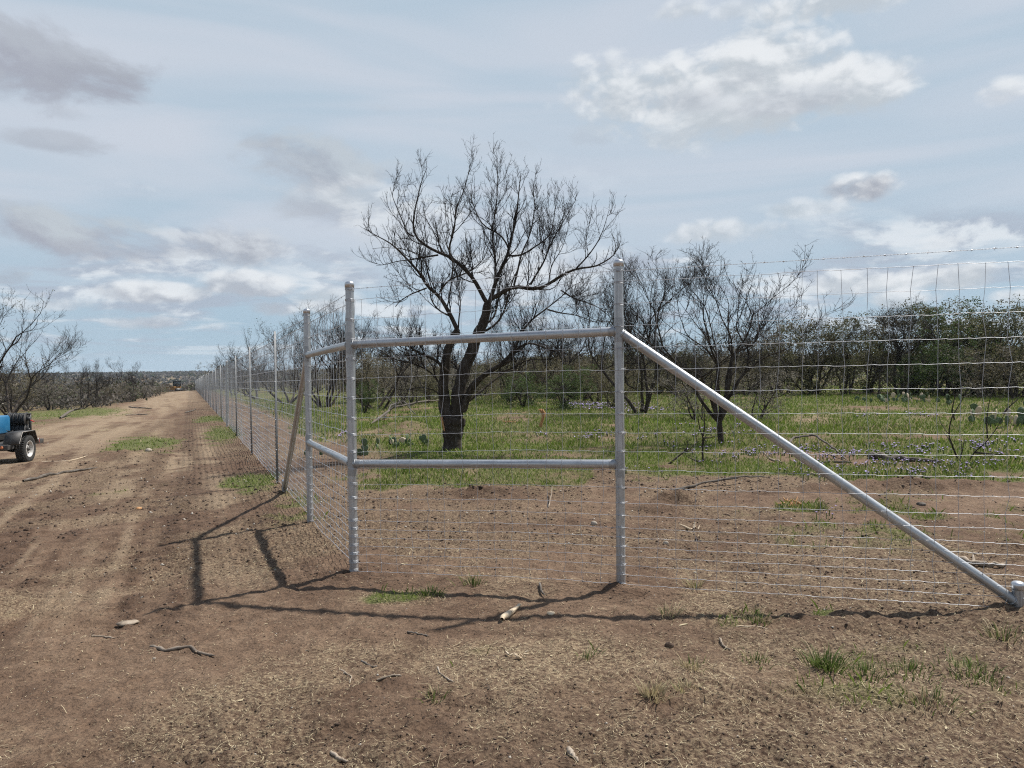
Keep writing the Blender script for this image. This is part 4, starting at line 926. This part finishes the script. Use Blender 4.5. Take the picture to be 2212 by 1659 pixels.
# ------------------------------------------------------------------ trailer with welder
def text_mesh(body, size, mat):
    cu = bpy.data.curves.new('lettering', 'FONT'); cu.body = body; cu.size = size; cu.extrude = .001
    o = bpy.data.objects.new('lettering', cu); COL.objects.link(o)
    me = bpy.data.meshes.new_from_object(o.evaluated_get(bpy.context.evaluated_depsgraph_get())); bpy.data.objects.remove(o)
    me.materials.clear(); me.materials.append(mat); return me
def wheel(parent, x, s):
    w = empty('wheel', (x, 0, .345)); w.parent = parent; w.rotation_euler = (0, 0, 0 if s > 0 else math.pi)
    ty = MB().lathe([(.205, -.095), (.27, -.112), (.315, -.108), (.338, -.09), (.345, -.05), (.346, 0), (.345, .05), (.338, .09), (.315, .108), (.27, .112), (.205, .095)], 40, axis='x', cap=False)
    for k in range(40):
        a = k*2*np.pi/40; c, q = math.cos(a), math.sin(a)
        for xo in (-.068, .068, 0): ty.box((xo, .346*c, .346*q), (.045, .030, .018), np.array([[1, 0, 0], [0, -q, c], [0, c, q]]).T)
    ty.obj('tyre', M['rubber'], w, True)
    rim = MB().lathe([(.207, -.09), (.212, -.095), (.195, -.06), (.185, .02), (.195, .085), (.212, .10), (.206, .103), (.188, .09), (.172, .03), (.15, .018), (.12, .03), (.085, .045), (.06, .045), (.001, .045)], 36, axis='x', cap=False)
    ro = rim.obj('rim', M['white'], w, True)
    MB().lathe([(.04, .03), (.042, .075), (.034, .095), (.001, .098)], 16, axis='x').obj('hub_cap', M['dusty'], ro, True)
    hm = MB().lathe([(.019, .017), (.019, .028), (.001, .029)], 12, axis='x').mesh('vent_hole', M['black'])
    for k in range(8): obj('vent_hole', hm, ro, (.006, .145*math.cos(k*math.pi/4), .145*math.sin(k*math.pi/4)))
    for k in range(5): MB().lathe([(.011, .04), (.011, .06), (.001, .062)], 6, (0, .062*math.cos(k*1.2566+.3), .062*math.sin(k*1.2566+.3)), 'x').obj('wheel_nut', M['steel'], ro)
def build_trailer():
    root = empty('welder_trailer', (-13.33, 18.8, Gf(-13.33, 18.8)+.01), R_(9.8), 'black trailer with white wheel, carrying a blue welder and two cable reels', 'trailer')
    fr = MB()
    fr.box((0, -.62, .445), (1.5, .10, .115)); fr.box((0, 1.25, .445), (1.5, .10, .115))
    for x in (-.70, .70): fr.box((x, .315, .445), (.10, 1.77, .110))
    for y in (-.1, .4, .85): fr.box((0, y, .44), (1.3, .07, .08))
    fr.box((0, .315, .508), (1.40, 1.75, .012))
    fr.obj('frame', M['dusty'], root, bevel=.006)
    for sgn in (-1, 1):
        MB().pipe((sgn*.55, -.62, .40), (0, -1.75, .40), .04, 8).obj('drawbar', M['dusty'], root)
    MB().lathe([(.035, 0), (.035, .12), (.05, .125), (.05, .14)], 12, (0, -1.75, .40)).obj('coupler', M['steel'], root)
    MB().pipe((-.95, 0, .345), (.95, 0, .345), .035, 12).obj('axle', M['black'], root)
    for sgn in (-1, 1):
        sp = MB()
        for k in range(4): sp.box((sgn*.60, 0, .33-.014*k), (.06, .62-.13*k, .011))
        sp.obj('leaf_spring', M['black'], root)
        out = np.array([(-.50, .50), (-.52, .52), (-.34, .80), (.34, .80), (.50, .50), (.482, .495), (.33, .782), (-.33, .782), (-.485, .50)])
        f = MB().prism([tuple(p) for p in out[1:]], sgn*.70-.16*0 - (.13 if sgn > 0 else .24), sgn*.70+(.24 if sgn > 0 else .13)).obj('fender', M['dusty'], root)
        xo = .945 if sgn > 0 else -.945
        ed = MB().tubes([(np.array([(xo, y, z) for y, z in [(-.52, .52), (-.34, .803), (.34, .803), (.50, .50)]]), np.full(4, .009))], 5).obj('fender_edge', M['steel'], f)
        wheel(root, sgn*.86, sgn)
        MB().lathe([(.034, 0), (.034, .012), (.026, .02), (.001, .022)], 16, (0, 0, 0), 'y').obj('marker_light', M['amber'], root, True, (sgn*.62, -.672, .45), (0, 0, math.pi))
        MB().box((0, 0, 0), (.14, .05, .10)).obj('tail_light', M['red'], root, loc=(sgn*.86, .60, .50), bevel=.008)
        MB().box((0, 0, 0), (.16, .03, .14)).obj('light_bracket', M['steel'], root, loc=(sgn*.86, .565, .51))
    # the welder: rounded blue housing on a black base
    b = MB().prism([(-.50, .72), (-.50, 1.10), (-.47, 1.155), (-.40, 1.185), (.70, 1.185), (.76, 1.16), (.78, 1.10), (.78, .72)], -.78, .17).obj('welder_housing', M['blue'], root, bevel=.03)
    MB().box((-.305, .14, .64), (.91, 1.24, .158)).obj('welder_base', M['black'], root, bevel=.01)
    for sx in (-.65, .05):
        for y in (-.35, .6): MB().box((sx, y, .537), (.08, .08, .045)).obj('mount', M['steel'], root)
    MB().prism([(.05, .725), (.15, .725), (.174, .84), (.15, .93), (.09, .90)], -.508, -.498, 'y').obj('corner_guard', M['black'], b)
    MB().tubes([(np.array([(-.78, -.505, 1.03), (-.25, -.505, 1.04), (-.05, -.505, 1.03), (.17, -.505, 1.005)]), np.full(4, .004))], 4).obj('panel_seam', M['black'], b)
    me = text_mesh('Trailblazer', .068, M['label']); obj('lettering', me, b, (-.22, -.503, 1.085), (math.pi/2, 0, 0))
    MB().box((.0, -.503, 1.062), (.22, .004, .008)).obj('lettering_underline', M['label'], b)
    me = text_mesh('Miller', .125, M['label']); obj('lettering', me, b, (-.50, -.503, .885), (math.pi/2, 0, 0))
    MB().box((-.45, -.503, .70), (.24, .004, .03)).obj('warning_label', M['amber'], root, loc=(0, -.01, -.08))
    for sx in (-.35, -.05): MB().tubes([(np.array([(sx, -.50, .66), (sx+.05, -.58, .58), (sx+.12, -.55, .53)]), np.full(3, .012))], 6).obj('hose', M['cable'], root)
    # reels stand behind the welder, one over the other
    st = MB()
    for x in (-.06, .50): st.box((x, 1.12, .84), (.05, .05, .68))
    st.box((.22, 1.12, 1.19), (.61, .05, .05)); st.box((-.06, 1.09, .90), (.16, .02, .50))
    st.obj('reel_stand', M['black'], root)
    for z, r in ((1.06, .165), (.76, .15)):
        e = MB().lathe([(r*.55, -.20), (r*.55, .20)], 20, axis='x').obj('cable_reel', M['black'], root, True, (.22, 1.10, z))
        for x in (-.205, .205): MB().lathe([(.001, x-.005), (r*1.08, x-.005), (r*1.10, x), (r*1.08, x+.005), (.001, x+.005)], 26, axis='x').obj('flange', M['dusty'], e)
        t = np.linspace(0, 11*2*np.pi, 250); c = np.stack([-.185+.37*t/t[-1], (r*.86+.012*np.sin(t*.37))*np.cos(t), (r*.86+.012*np.sin(t*.37))*np.sin(t)], -1)
        MB().tubes([(c, np.full(len(c), .019))], 6).obj('welding_cable', M['cable'], e, True)
        MB().box((.25, 0, 0), (.08, .10, .10)).obj('reel_motor', M['black'], e)
    MB().pipe((.54, 1.06, 1.02), (.64, 1.02, .98), .016, 8).obj('reel_handle', M['red'], root)
    for q in ([(.15, .5, .80), (.20, .8, .74), (.12, 1.05, .82)], [(.15, .55, .66), (.24, .85, .58), (.12, 1.1, .72)]):
        MB().tubes([(np.array(q), np.full(3, .013))], 6).obj('hose', M['cable'], root, True)
build_trailer()
def build_dozer():
    c = (-86.2, 190., Gf(-86.2, 190.)-.03); root = empty('bulldozer', c, R_(-24+3), 'orange yellow bulldozer with black cab working far down the dirt track', 'bulldozer')
    for s in (-1, 1):
        tr = MB(); k = 26; a = np.linspace(0, 2*np.pi, k, endpoint=False)
        out = [(1.25*math.copysign(min(abs(math.cos(q))**.6, 1), math.cos(q)), .42+.42*math.copysign(abs(math.sin(q))**.8, math.sin(q))) for q in a]
        tr.prism(out, s*.95-.24, s*.95+.24, 'x')
        for (y, z) in out: tr.box((s*.95, y, z), (.50, .06, .06))
        tr.obj('track', M['black'], root)
    MB().prism([(-1.5, .75), (-1.5, 1.25), (-.35, 1.40), (.95, 1.40), (1.2, 1.1), (1.2, .75)], -.52, .52).obj('hood', M['yellow'], root, bevel=.03)
    MB().box((0, .1, .62), (1.3, 2.2, .36)).obj('belly', M['black'], root)
    cab = MB()
    for x in (-.6, .6):
        for y in (-.35, .95): cab.box((x, y, 1.98), (.10, .10, 1.26))
    cab.box((0, .3, 1.42), (1.30, 1.40, .12)); cab.obj('cab_frame', M['black'], root)
    MB().box((0, .3, 2.66), (1.45, 1.6, .14)).obj('cab_roof', M['black'], root, bevel=.03)
    MB().box((.35, -.3, 2.76), (.3, .2, .06)).obj('roof_lamp', M['white'], root)
    for (x, y, sx, sy) in ((0, -.355, 1.1, .02), (0, .955, 1.1, .02), (-.605, .3, .02, 1.2), (.605, .3, .02, 1.2)): MB().box((x, y, 2.02), (sx, sy, 1.14)).obj('cab_window', M['glass'], root)
    MB().box((.05, -.1, 1.62), (.5, .3, .18)).obj('seat', M['white'], root)
    cv = [(-2.02+.16*math.cos(t), .28+.50*(1+math.sin(t))) for t in np.linspace(-1.45, 1.45, 9)]
    bl = MB().prism([(y, z) for y, z in cv]+[(y+.06, z) for y, z in cv[::-1]], -1.42, 1.42).obj('blade', M['yellow'], root)
    MB().box((0, -2.03, .27), (2.86, .05, .14)).obj('cutting_edge', M['steel'], bl)
    for s in (-1, 1): MB().pipe((s*.62, -1.9, .55), (s*.62, -.2, .6), .09, 10).obj('push_arm', M['yellow'], root)
    MB().pipe((.30, -1.1, 1.3), (.30, -1.1, 1.85), .045, 10).obj('exhaust', M['black'], root)
build_dozer()

# ------------------------------------------------------------------ small things
def stick(pts, r, label, mat='deadwood', name='stick', cat='stick', group=None, lift=0., zs=None, sub=()):
    P = np.array([atz(*p) for p in pts]); P[:, 2] += r*.7+lift
    if zs is not None: P[:, 2] += np.array(zs)
    rng = np.random.default_rng(int(pts[0][0]*7+pts[0][1])); t = np.linspace(0, 1, max(8, 4*len(P))); s = np.linspace(0, 1, len(P)); o = P[0].copy()
    Q = np.stack([np.interp(t, s, P[:, j]) for j in range(3)], -1)+rng.normal(0, r*.25, (len(t), 3)); Rr = r*(1-.45*t)*rng.uniform(.85, 1.15, len(t))
    Rr[-1] *= .3; Rr[0] *= .6
    polys = [(Q-o, Rr)]
    for (i, d, L) in sub:
        q = Q[int(i*(len(Q)-1))]; dd = np.array(d, float); e = np.array([q, q+dd*L*.5+rng.normal(0, .01, 3), q+dd*L])-o; polys.append((e, np.array([r*.6, r*.5, r*.2])))
    return tag(MB().tubes(polys, 7).obj(name, M[mat], None, True, o), label, cat, group)
stick([(325, 1391), (360, 1402), (410, 1397), (430, 1409), (465, 1416)], .014, 'crooked grey brown stick lying on bare soil, the longest there', 'stickwood', sub=[(.7, (.1, -.6, .2), .06)])
stick([(196, 1380), (222, 1376), (250, 1379)], .010, 'short pale stick between the flat slab and the long crooked stick')
stick([(1165, 1268), (1170, 1281), (1178, 1291)], .012, 'stubby dark stick end poking up beside the post shadow', 'darkwood', lift=.012)
stick([(945, 1447), (950, 1464), (966, 1478), (981, 1486)], .006, 'thin curved twig on straw below the split wood chunk')
stick([(1228, 1630), (1234, 1646), (1250, 1659)], .014, 'thick stub of branch at the bottom edge of the picture')
stick([(716, 1632), (735, 1645), (752, 1652)], .011, 'short brown stick near the bottom edge, by the straw')
stick([(1555, 1375), (1562, 1390), (1578, 1405)], .008, 'dark thin twig beside the dry grass tufts')
stick([(814, 1474), (838, 1472), (868, 1470)], .008, 'straight brown twig on straw below the green tufts')
stick([(735, 1440), (760, 1460), (755, 1475)], .006, 'bent dry stem on the straw, with a kink at its end')
stick([(780, 1425), (805, 1440), (815, 1436)], .007, 'short dark twig on straw near the kinked stem', 'darkwood')
stick([(880, 1366), (905, 1372), (928, 1376)], .007, 'slim dark twig lying just under the shadow of the brace', 'darkwood')
stick([(1590, 1355), (1640, 1352), (1660, 1358)], .005, 'pale long straw stalk near the sloping brace shadow', 'pale')
stick([(50, 1040), (130, 1024), (210, 1012)], .035, 'long dark branch lying on graded soil in front of the trailer', 'darkwood', 'branch', 'branch')
stick([(85, 1000), (150, 997), (190, 990)], .02, 'pale stick lying on soil near the trailer wheel', 'pale')
stick([(278, 880), (300, 882), (330, 884)], .06, 'dark fallen pole lying across the dirt track', 'darkwood', 'branch', 'branch')
stick([(400, 892), (412, 890), (424, 884)], .05, 'dark short branch on the track beside the long fence', 'darkwood', 'branch', 'branch')
stick([(272, 898), (300, 896), (320, 897)], .05, 'brown branch on the track nearer than the fallen pole', 'deadwood', 'branch', 'branch')
stick([(1185, 1095), (1190, 1085), (1193, 1070)], .009, 'pale splinter standing in the graded soil behind the rails', 'deadwood', zs=[0, .05, .12], name='splinter', cat='splinter')
stick([(1450, 1062), (1530, 1052), (1610, 1046), (1660, 1040)], .02, 'long dark branch on graded soil behind the sloping brace', 'darkwood', 'branch', 'branch', zs=[0, .05, .08, .02], sub=[(.5, (.3, -.5, .1), .5)])
stick([(1690, 985), (1712, 965), (1760, 962), (1800, 985), (1830, 998)], .028, 'arching bare branch fallen in flowering grass under the sloping brace', 'darkwood', 'branch', 'branch', zs=[0, .2, .22, .12, 0])
stick([(1650, 978), (1665, 992), (1700, 1003)], .022, 'grey stick in the grass by the arching branch', 'deadwood', 'branch', 'branch')
stick([(1755, 1003), (1800, 1000), (1842, 1003)], .028, 'straight grey log edge in flowering grass below the arching branch', 'darkwood', 'branch', 'branch')
stick([(1738, 1022), (1800, 1035), (1870, 1046)], .022, 'brown branch along the dark furrow at the pasture edge', 'deadwood', 'branch', 'branch')
stick([(2060, 1205), (2100, 1218), (2150, 1225), (2175, 1222)], .03, 'thick forked branch on soil beside the capped stub post', 'deadwood', 'branch', 'branch', sub=[(.35, (.3, .45, .15), .3)])
stick([(1970, 1042), (1990, 1035), (2010, 1036)], .03, 'short dark log in flowers below the weathered log', 'darkwood', 'branch', 'branch')
stick([(1873, 992), (1900, 993), (1940, 995), (1990, 1003)], .075, 'weathered grey log lying among lilac flowers', 'darkwood', 'log', 'log', sub=[(.9, (.6, -.7, 0), .5)])
stick([(800, 917), (850, 900), (900, 895), (960, 882)], .05, 'grey dead limb in the brush pile behind the corner post', 'darkwood', 'branch', 'branch', zs=[0, .35, .5, .4], sub=[(.3, (.5, .2, .4), 1.), (.5, (-.4, .3, .5), 1.), (.7, (.5, -.3, .5), .9)])
stick([(830, 905), (845, 890), (872, 885), (900, 900)], .04, 'tangle of grey dead twigs on the brush pile by the big mesquite', 'greytwig', 'branch', 'branch', zs=[0, .3, .4, 0], sub=[(.2, (.6, .2, .5), .9), (.4, (-.6, .1, .6), .9), (.6, (.3, -.3, .7), .8), (.8, (.7, .1, .3), .8)])
stick([(130, 905), (160, 896), (182, 894)], .09, 'dark dead branch in the green strip behind the trailer', 'darkwood', 'branch', 'branch', zs=[0, .3, .35], sub=[(.5, (.8, -.3, .2), 1.)])
stick([(235, 868), (246, 862), (256, 856)], .12, 'bleached white dead branch in the brush beside the track', 'pale', 'branch', 'branch', zs=[0, .5, 1.2], sub=[(.5, (.6, 0, .5), 1.2)])
def stump():
    p = atz(1166, 926); q = at_depth(1172, 884, p[1]); d = q-p
    P = np.array([p*0, d*.25+[.02, 0, 0], d*.55+[.05, 0, 0], d*.8+[.05, 0, 0], d]); Rr = np.array([.05, .045, .045, .06, .02])
    P[0, 2] -= .05
    o = MB().tubes([(P, Rr), (np.array([d*.8, d*.95+[-.06, 0, .02], d*.98+[-.12, 0, .0]]), np.array([.04, .035, .01]))], 8).obj('broken_stump', M['fresh'], None, True, p)
    tag(o, 'torn orange stump of a snapped stem standing in the pasture', 'stump')
stump()
def lump(name, px, py, size, mat, label, cat, seed, flat=.6, group=None, sink=.25):
    p = atz(px, py); rng = np.random.default_rng(seed); n, k = 12, 7
    a = np.linspace(0, 2*np.pi, n, endpoint=False); b_ = np.linspace(-np.pi/2+.25, np.pi/2-.25, k)
    V = np.stack([np.outer(np.cos(b_), np.cos(a)), np.outer(np.cos(b_), np.sin(a)), np.repeat(np.sin(b_)[:, None], n, 1)], -1).reshape(-1, 3)
    V = V*(1+.38*(fbm(V[:, 0]*1.7+seed, V[:, 1]*1.7+V[:, 2]*1.3, seed)-.5)[:, None]*2)*np.array([size, size*rng.uniform(.55, .85), size*flat])*.5
    i, j = np.meshgrid(np.arange(k-1), np.arange(n), indexing='ij'); j2 = (j+1) % n
    F = [np.stack([i*n+j, i*n+j2, (i+1)*n+j2, (i+1)*n+j], -1).reshape(-1, 4), np.array([np.arange(n)[::-1]]), np.array([np.arange(n)+(k-1)*n])]
    o = obj(name, mesh(name, V, F, M[mat]), None, p+[0, 0, size*flat*(.5-sink)], (0, 0, rng.uniform(-.5, .5))); return tag(o, label, cat, group)
lump('stone_slab', 275, 1346, .15, 'deadwood', 'flat pale slab of rock beside the tip of the post shadow', 'rock', 1, .26)
lump('stone', 1283, 1131, .075, 'stone', 'round pinkish stone behind the woven wire near the braced pipe post', 'rock', 2, .8)
lump('stone', 1438, 1174, .06, 'stone', 'small round grey stone just beyond the braced pipe post', 'rock', 3, .8)
lump('stone', 1190, 1328, .06, 'pale', 'bright pale chip on soil by the shadow of the brace', 'chip', 4, .5)
lump('stone', 320, 983, .16, 'stone', 'white stone on the spoil heap beside the green patch', 'rock', 5, .7)
lump('clod', 1445, 1395, .06, 'clod', 'dark lump of earth on the straw under the brace shadow', 'clod', 6, .7)
lump('clod', 300, 1102, .09, 'fresh', 'rusty orange lump of wood on graded soil in front of the fence shadow', 'wood lump', 7, .5)
lump('clod', 1505, 1168, .05, 'clod', 'dark round clod on soil near the small grey stone', 'clod', 8, .8)
lump('clod', 1990, 1092, .11, 'darkwood', 'dark chunk of wood on the grass beyond the woven wire', 'wood lump', 9, .5)
lump('stone', 870, 957, .22, 'stone', 'pale boulder among the prickly pears before the big mesquite', 'rock', 11, .8)
lump('stone', 333, 1422, .02, 'stone', 'tiny pale pebble on the soil under the crooked stick', 'pebble', 12, .8)
def splinters(px, py, n, size, label, mat, seed):
    p = atz(px, py); rng = np.random.default_rng(seed); polys = []
    for k in range(n):
        a = rng.uniform(0, 6.28); b_ = np.r_[rng.normal(0, size*.35, 2), 0.01]; d = np.array([math.cos(a), math.sin(a)*.5, rng.uniform(.0, .7)])*size*rng.uniform(.3, .8)
        polys.append((np.array([b_, b_+d*.5, b_+d]), np.array([.09, .08, .02])*size*rng.uniform(.5, 1.)))
    tag(MB().tubes(polys, 5).obj('wood_splinters', M[mat], None, False, p), label, 'splinters')
splinters(1701, 1092, 16, .22, 'heap of orange split wood shards on the graded soil', 'fresh', 1)
splinters(1500, 1147, 6, .16, 'few pale splinters on soil beyond the braced pipe post', 'pale', 2)
splinters(1130, 1430, 9, .09, 'small spray of bleached root twigs on the straw', 'pale', 3)
splinters(1105, 912, 14, .3, 'reddish torn roots heaped in the pasture near the stump', 'fresh', 4)
def chunk():
    a = atz(1084, 1345); b_ = atz(1127, 1312); d = b_-a; n = 10; t = np.linspace(0, 1, n); rng = np.random.default_rng(2)
    P = np.outer(t, d)+np.array([0, 0, .02])+rng.normal(0, .003, (n, 3)); Rr = np.interp(t, [0, .25, .6, 1], [.016, .026, .018, .006])
    tag(MB().tubes([(P, Rr), (P[3:8]+[.015, .01, .008], Rr[3:8]*.6)], 7).obj('wood_chunk', M['pale'], None, False, a), 'split chunk of yellowish wood lying across the post shadow', 'wood chunk')
chunk()
def tuft(px, py, n, h, w, label, dry=.15, seed=0, group=None):
    p = atz(px, py); rng = np.random.default_rng(seed+int(px)); b0 = rng.normal(0, w, (n, 2)); a = rng.uniform(0, 6.28, n)
    L = h*rng.uniform(.5, 1.15, n); out = b0/(w+1e-6)*.35+np.stack([np.cos(a), np.sin(a)], -1)*.35; ww = .0035
    base = np.c_[b0, Gz(p[0]+b0[:, 0], p[1]+b0[:, 1])-p[2]-.004]; pts = []
    for f, z in ((0, 0), (.35, .5), (.8, .85), (1.3, .95)): pts.append(base+np.c_[out*(L*f)[:, None], L*z])
    e = np.stack([-np.sin(a), np.cos(a), np.zeros(n)], -1)*ww
    V = np.stack([q for k, t in enumerate(pts) for q in (t-e*(1-k*.28), t+e*(1-k*.28))], 1).reshape(-1, 3)
    i = np.arange(n)*8; F = np.concatenate([np.stack([i+2*s, i+2*s+1, i+2*s+3, i+2*s+2], -1) for s in range(3)])
    g = rng.random(n)[:, None]; c = np.array([.055, .085, .018])*(1-g)+np.array([.15, .19, .05])*g
    c = np.where((rng.random(n) < dry)[:, None], np.array([.46, .38, .22])*(.6+.5*g), c)
    tag(obj('grass_tuft', mesh('grass_tuft', V, F, M['blade'], col=np.repeat(c, 8, 0)), None, p), label, 'grass tuft', group)
tuft(1783, 1440, 200, .10, .045, 'dense dark green grass tuft, the fullest one on the bare soil', .05)
tuft(1872, 1462, 90, .055, .06, 'spreading green tuft beside the fullest dark green tuft', .3)
tuft(1955, 1450, 90, .06, .07, 'upright yellow green tuft between the spreading tuft and the picture edge', .2)
tuft(2005, 1515, 110, .07, .07, 'green tuft with straw coloured blades trailing down the slope', .5)
tuft(2075, 1450, 80, .055, .08, 'loose green tuft growing beyond the straw coloured one', .25)
tuft(2125, 1466, 80, .05, .06, 'leafy low green tuft near the picture edge', .25)
tuft(1408, 1508, 90, .085, .03, 'bleached dry grass tuft standing alone on bare soil', 1.)
tuft(1480, 1490, 60, .05, .04, 'small flattened dry tuft beside the bleached one', .95)
tuft(1495, 1440, 60, .05, .04, 'pale dry tuft by the dark thin twig', .9)
tuft(1442, 1327, 70, .06, .04, 'dry straw tuft beside the foot of the braced pipe post', .95)
tuft(1500, 1265, 70, .08, .03, 'golden dry tuft behind the woven wire by the braced pipe post', .9)
tuft(930, 1283, 80, .07, .04, 'short bright green tuft at the shadow before the corner panel', .1)
tuft(1022, 1263, 70, .09, .04, 'thin green tuft under the woven wire panel', .2)
tuft(1765, 1105, 90, .09, .05, 'bright green tuft beside the orange wood shards', .1)
tuft(1640, 1340, 70, .07, .05, 'sparse green weed tuft by the brace shadow', .3)
tuft(940, 1520, 40, .06, .03, 'thin pale green blades on straw near the bottom edge', .4)
tuft(1630, 1425, 50, .05, .04, 'small grey green weed on the soil near the thin twig', .3)
tuft(1265, 1420, 40, .05, .03, 'tiny grey green tuft beyond the bleached root twigs', .3)
tuft(2165, 1380, 60, .10, .05, 'wispy pale grass tuft under the capped stub post', .6)
# saplings
def sapling(polys, label, seed, px, py, dens=1.2, size=.45, mat='twig', r=.02):
    B = atz(px, py); rng = np.random.default_rng(seed); L = []
    for pts in polys:
        Q = np.array([at_depth(x, y, B[1]) for x, y in pts]); t = np.linspace(0, 1, 14); s = np.linspace(0, 1, len(Q)); P = np.stack([np.interp(t, s, Q[:, j]) for j in range(3)], -1)-B
        P[:, 1] += rng.uniform(-.5, .5)*t*np.linalg.norm(P[-1]-P[0])*.5; L.append((P, np.linspace(r, r*.25, 14)*rng.uniform(.7, 1.)))
    root = empty('mesquite_sapling', B, 0, label, 'sapling'); V, F = tubes(L, 6); obj('stem', mesh('stem', V, F, M['bark'], smooth=True), root)
    obj('crown', join(twiggery(rng, np.array([a for a, _ in L]), np.array([b_ for _, b_ in L]), dens, size, .1), [4, 3, 3]).mesh('crown', M[mat]), root)
f8 = lambda l: [((3300+x/1.735)/1.8228, (1450+y/1.735)/1.8228) for x, y in l]
sapling([f8([(825, 640), (800, 560), (770, 460), (795, 350), (850, 270), (900, 200), (950, 110)]), f8([(830, 640), (850, 560), (865, 480)]), f8([(795, 350), (765, 290), (775, 180), (730, 90)]), f8([(895, 638), (920, 580), (1010, 500), (1080, 400), (1130, 300), (1160, 180)]), f8([(930, 575), (1050, 585), (1130, 580)]), f8([(1020, 480), (1020, 360), (1040, 250), (1075, 130)]), f8([(1130, 310), (1170, 260), (1260, 180)])],
        'small bare sapling of two crooked stems in flowering grass, next to the picture edge', 5, 2068, 998, 1.0, .35, 'greytwig')
f9 = lambda l: [((2450+x/2.765)/1.8228, (1500+y/2.765)/1.8228) for x, y in l]
sapling([f9([(880, 890), (875, 760), (880, 600), (850, 540), (830, 430), (825, 300), (800, 200)]), f9([(880, 600), (895, 500), (890, 400), (895, 300)]), f9([(490, 920), (650, 800), (760, 740), (870, 660)]), f9([(870, 890), (780, 860), (700, 820)]), f9([(880, 620), (960, 620), (1020, 600)])],
        'thorny thin sapling with a fallen side branch before the slender mesquite', 6, 1518, 1000, 1.6, .3, 'twig', .022)
# prickly pears
def pad_mesh(seed):
    rng = np.random.default_rng(seed); n, k = 14, 9; a = np.linspace(0, 2*np.pi, n, endpoint=False); b_ = np.linspace(-np.pi/2+.1, np.pi/2-.1, k)
    V = np.stack([np.outer(np.cos(b_), np.cos(a))*(.40+.10*np.sin(b_))[:, None], np.outer(np.cos(b_), np.sin(a))*.075, np.repeat((.5+.5*np.sin(b_))[:, None], n, 1)], -1).reshape(-1, 3)
    V[:, 1] += .05*np.sin(V[:, 0]*5+seed)
    i, j = np.meshgrid(np.arange(k-1), np.arange(n), indexing='ij'); j2 = (j+1) % n
    return mesh('pad', V, [np.stack([i*n+j, i*n+j2, (i+1)*n+j2, (i+1)*n+j], -1).reshape(-1, 4), np.array([np.arange(n)[::-1]]), np.array([np.arange(n)+(k-1)*n])], M['cactus'], smooth=True)
PADS = [pad_mesh(k) for k in range(3)]
PALE_PAD = PADS[0].copy(); PALE_PAD.materials.clear(); PALE_PAD.materials.append(M['pale'])
def pear(px, py, n, size, w, label, seed, pale=0):
    p = atz(px, py); rng = np.random.default_rng(seed); root = empty('prickly_pear', p, 0, label, 'cactus')
    low = []
    for k in range(n):
        if k < n*.55 or not low: b_ = np.r_[rng.normal(0, w, 2)*[1, .5], -.02]; lv = 0
        else:
            q, rz, s0 = low[int(rng.integers(0, len(low)))]; b_ = q+np.array([rng.normal(0, .25)*s0, rng.normal(0, .08)*s0, .85*s0])
        s = size*rng.uniform(.75, 1.2); rz = rng.uniform(0, 3.14); tl = rng.normal(0, .3)
        low.append((b_, rz, s*math.cos(tl)))
        o = obj('pad', PALE_PAD if rng.random() < pale else PADS[k % 3], root, b_, (rng.normal(0, .2), tl, rz), (s, s, s))
pear(775, 985, 12, .16, .26, 'low prickly pear clump close beside the corner post', 1)
pear(845, 968, 20, .15, .36, 'wider prickly pear clump in front of the big mesquite', 2, .15)
pear(880, 962, 10, .15, .25, 'prickly pear clump nearest the big mesquite trunk', 3)
pear(1935, 868, 30, .24, .9, 'broad prickly pear bed under the bare forked mesquite', 4, .1)
pear(1985, 870, 16, .22, .7, 'prickly pear bed with bleached pads beside the forked mesquite', 5, .4)
pear(1870, 850, 4, .28, .15, 'single small prickly pear in the green strip by the young bare tree', 6)
pear(2050, 874, 9, .24, .35, 'small prickly pear clump out in the short pasture grass', 7)
pear(2190, 918, 34, .27, .5, 'big grey green prickly pear at the picture edge beyond the sapling', 8, .1)
pear(2125, 912, 8, .22, .35, 'broken prickly pear with dried pads beside the big grey green one', 9, .7)
pear(680, 985, 6, .15, .15, 'little prickly pear seen through the long fence', 10)

# ------------------------------------------------------------------ air
def build_haze():
    m = bpy.data.materials.new('haze'); m.use_nodes = True; nt = m.node_tree; nt.nodes.clear()
    v = nt.nodes.new('ShaderNodeVolumePrincipled'); v.inputs['Color'].default_value = (.74, .84, .95, 1); v.inputs['Density'].default_value = .00013; v.inputs['Anisotropy'].default_value = .2
    o = nt.nodes.new('ShaderNodeOutputMaterial'); nt.links.new(v.outputs[0], o.inputs['Volume'])
    mb = MB().box((0, 0, 15), (5600, 5600, 64)); tag(mb.obj('haze', m), kind='stuff')
build_haze()
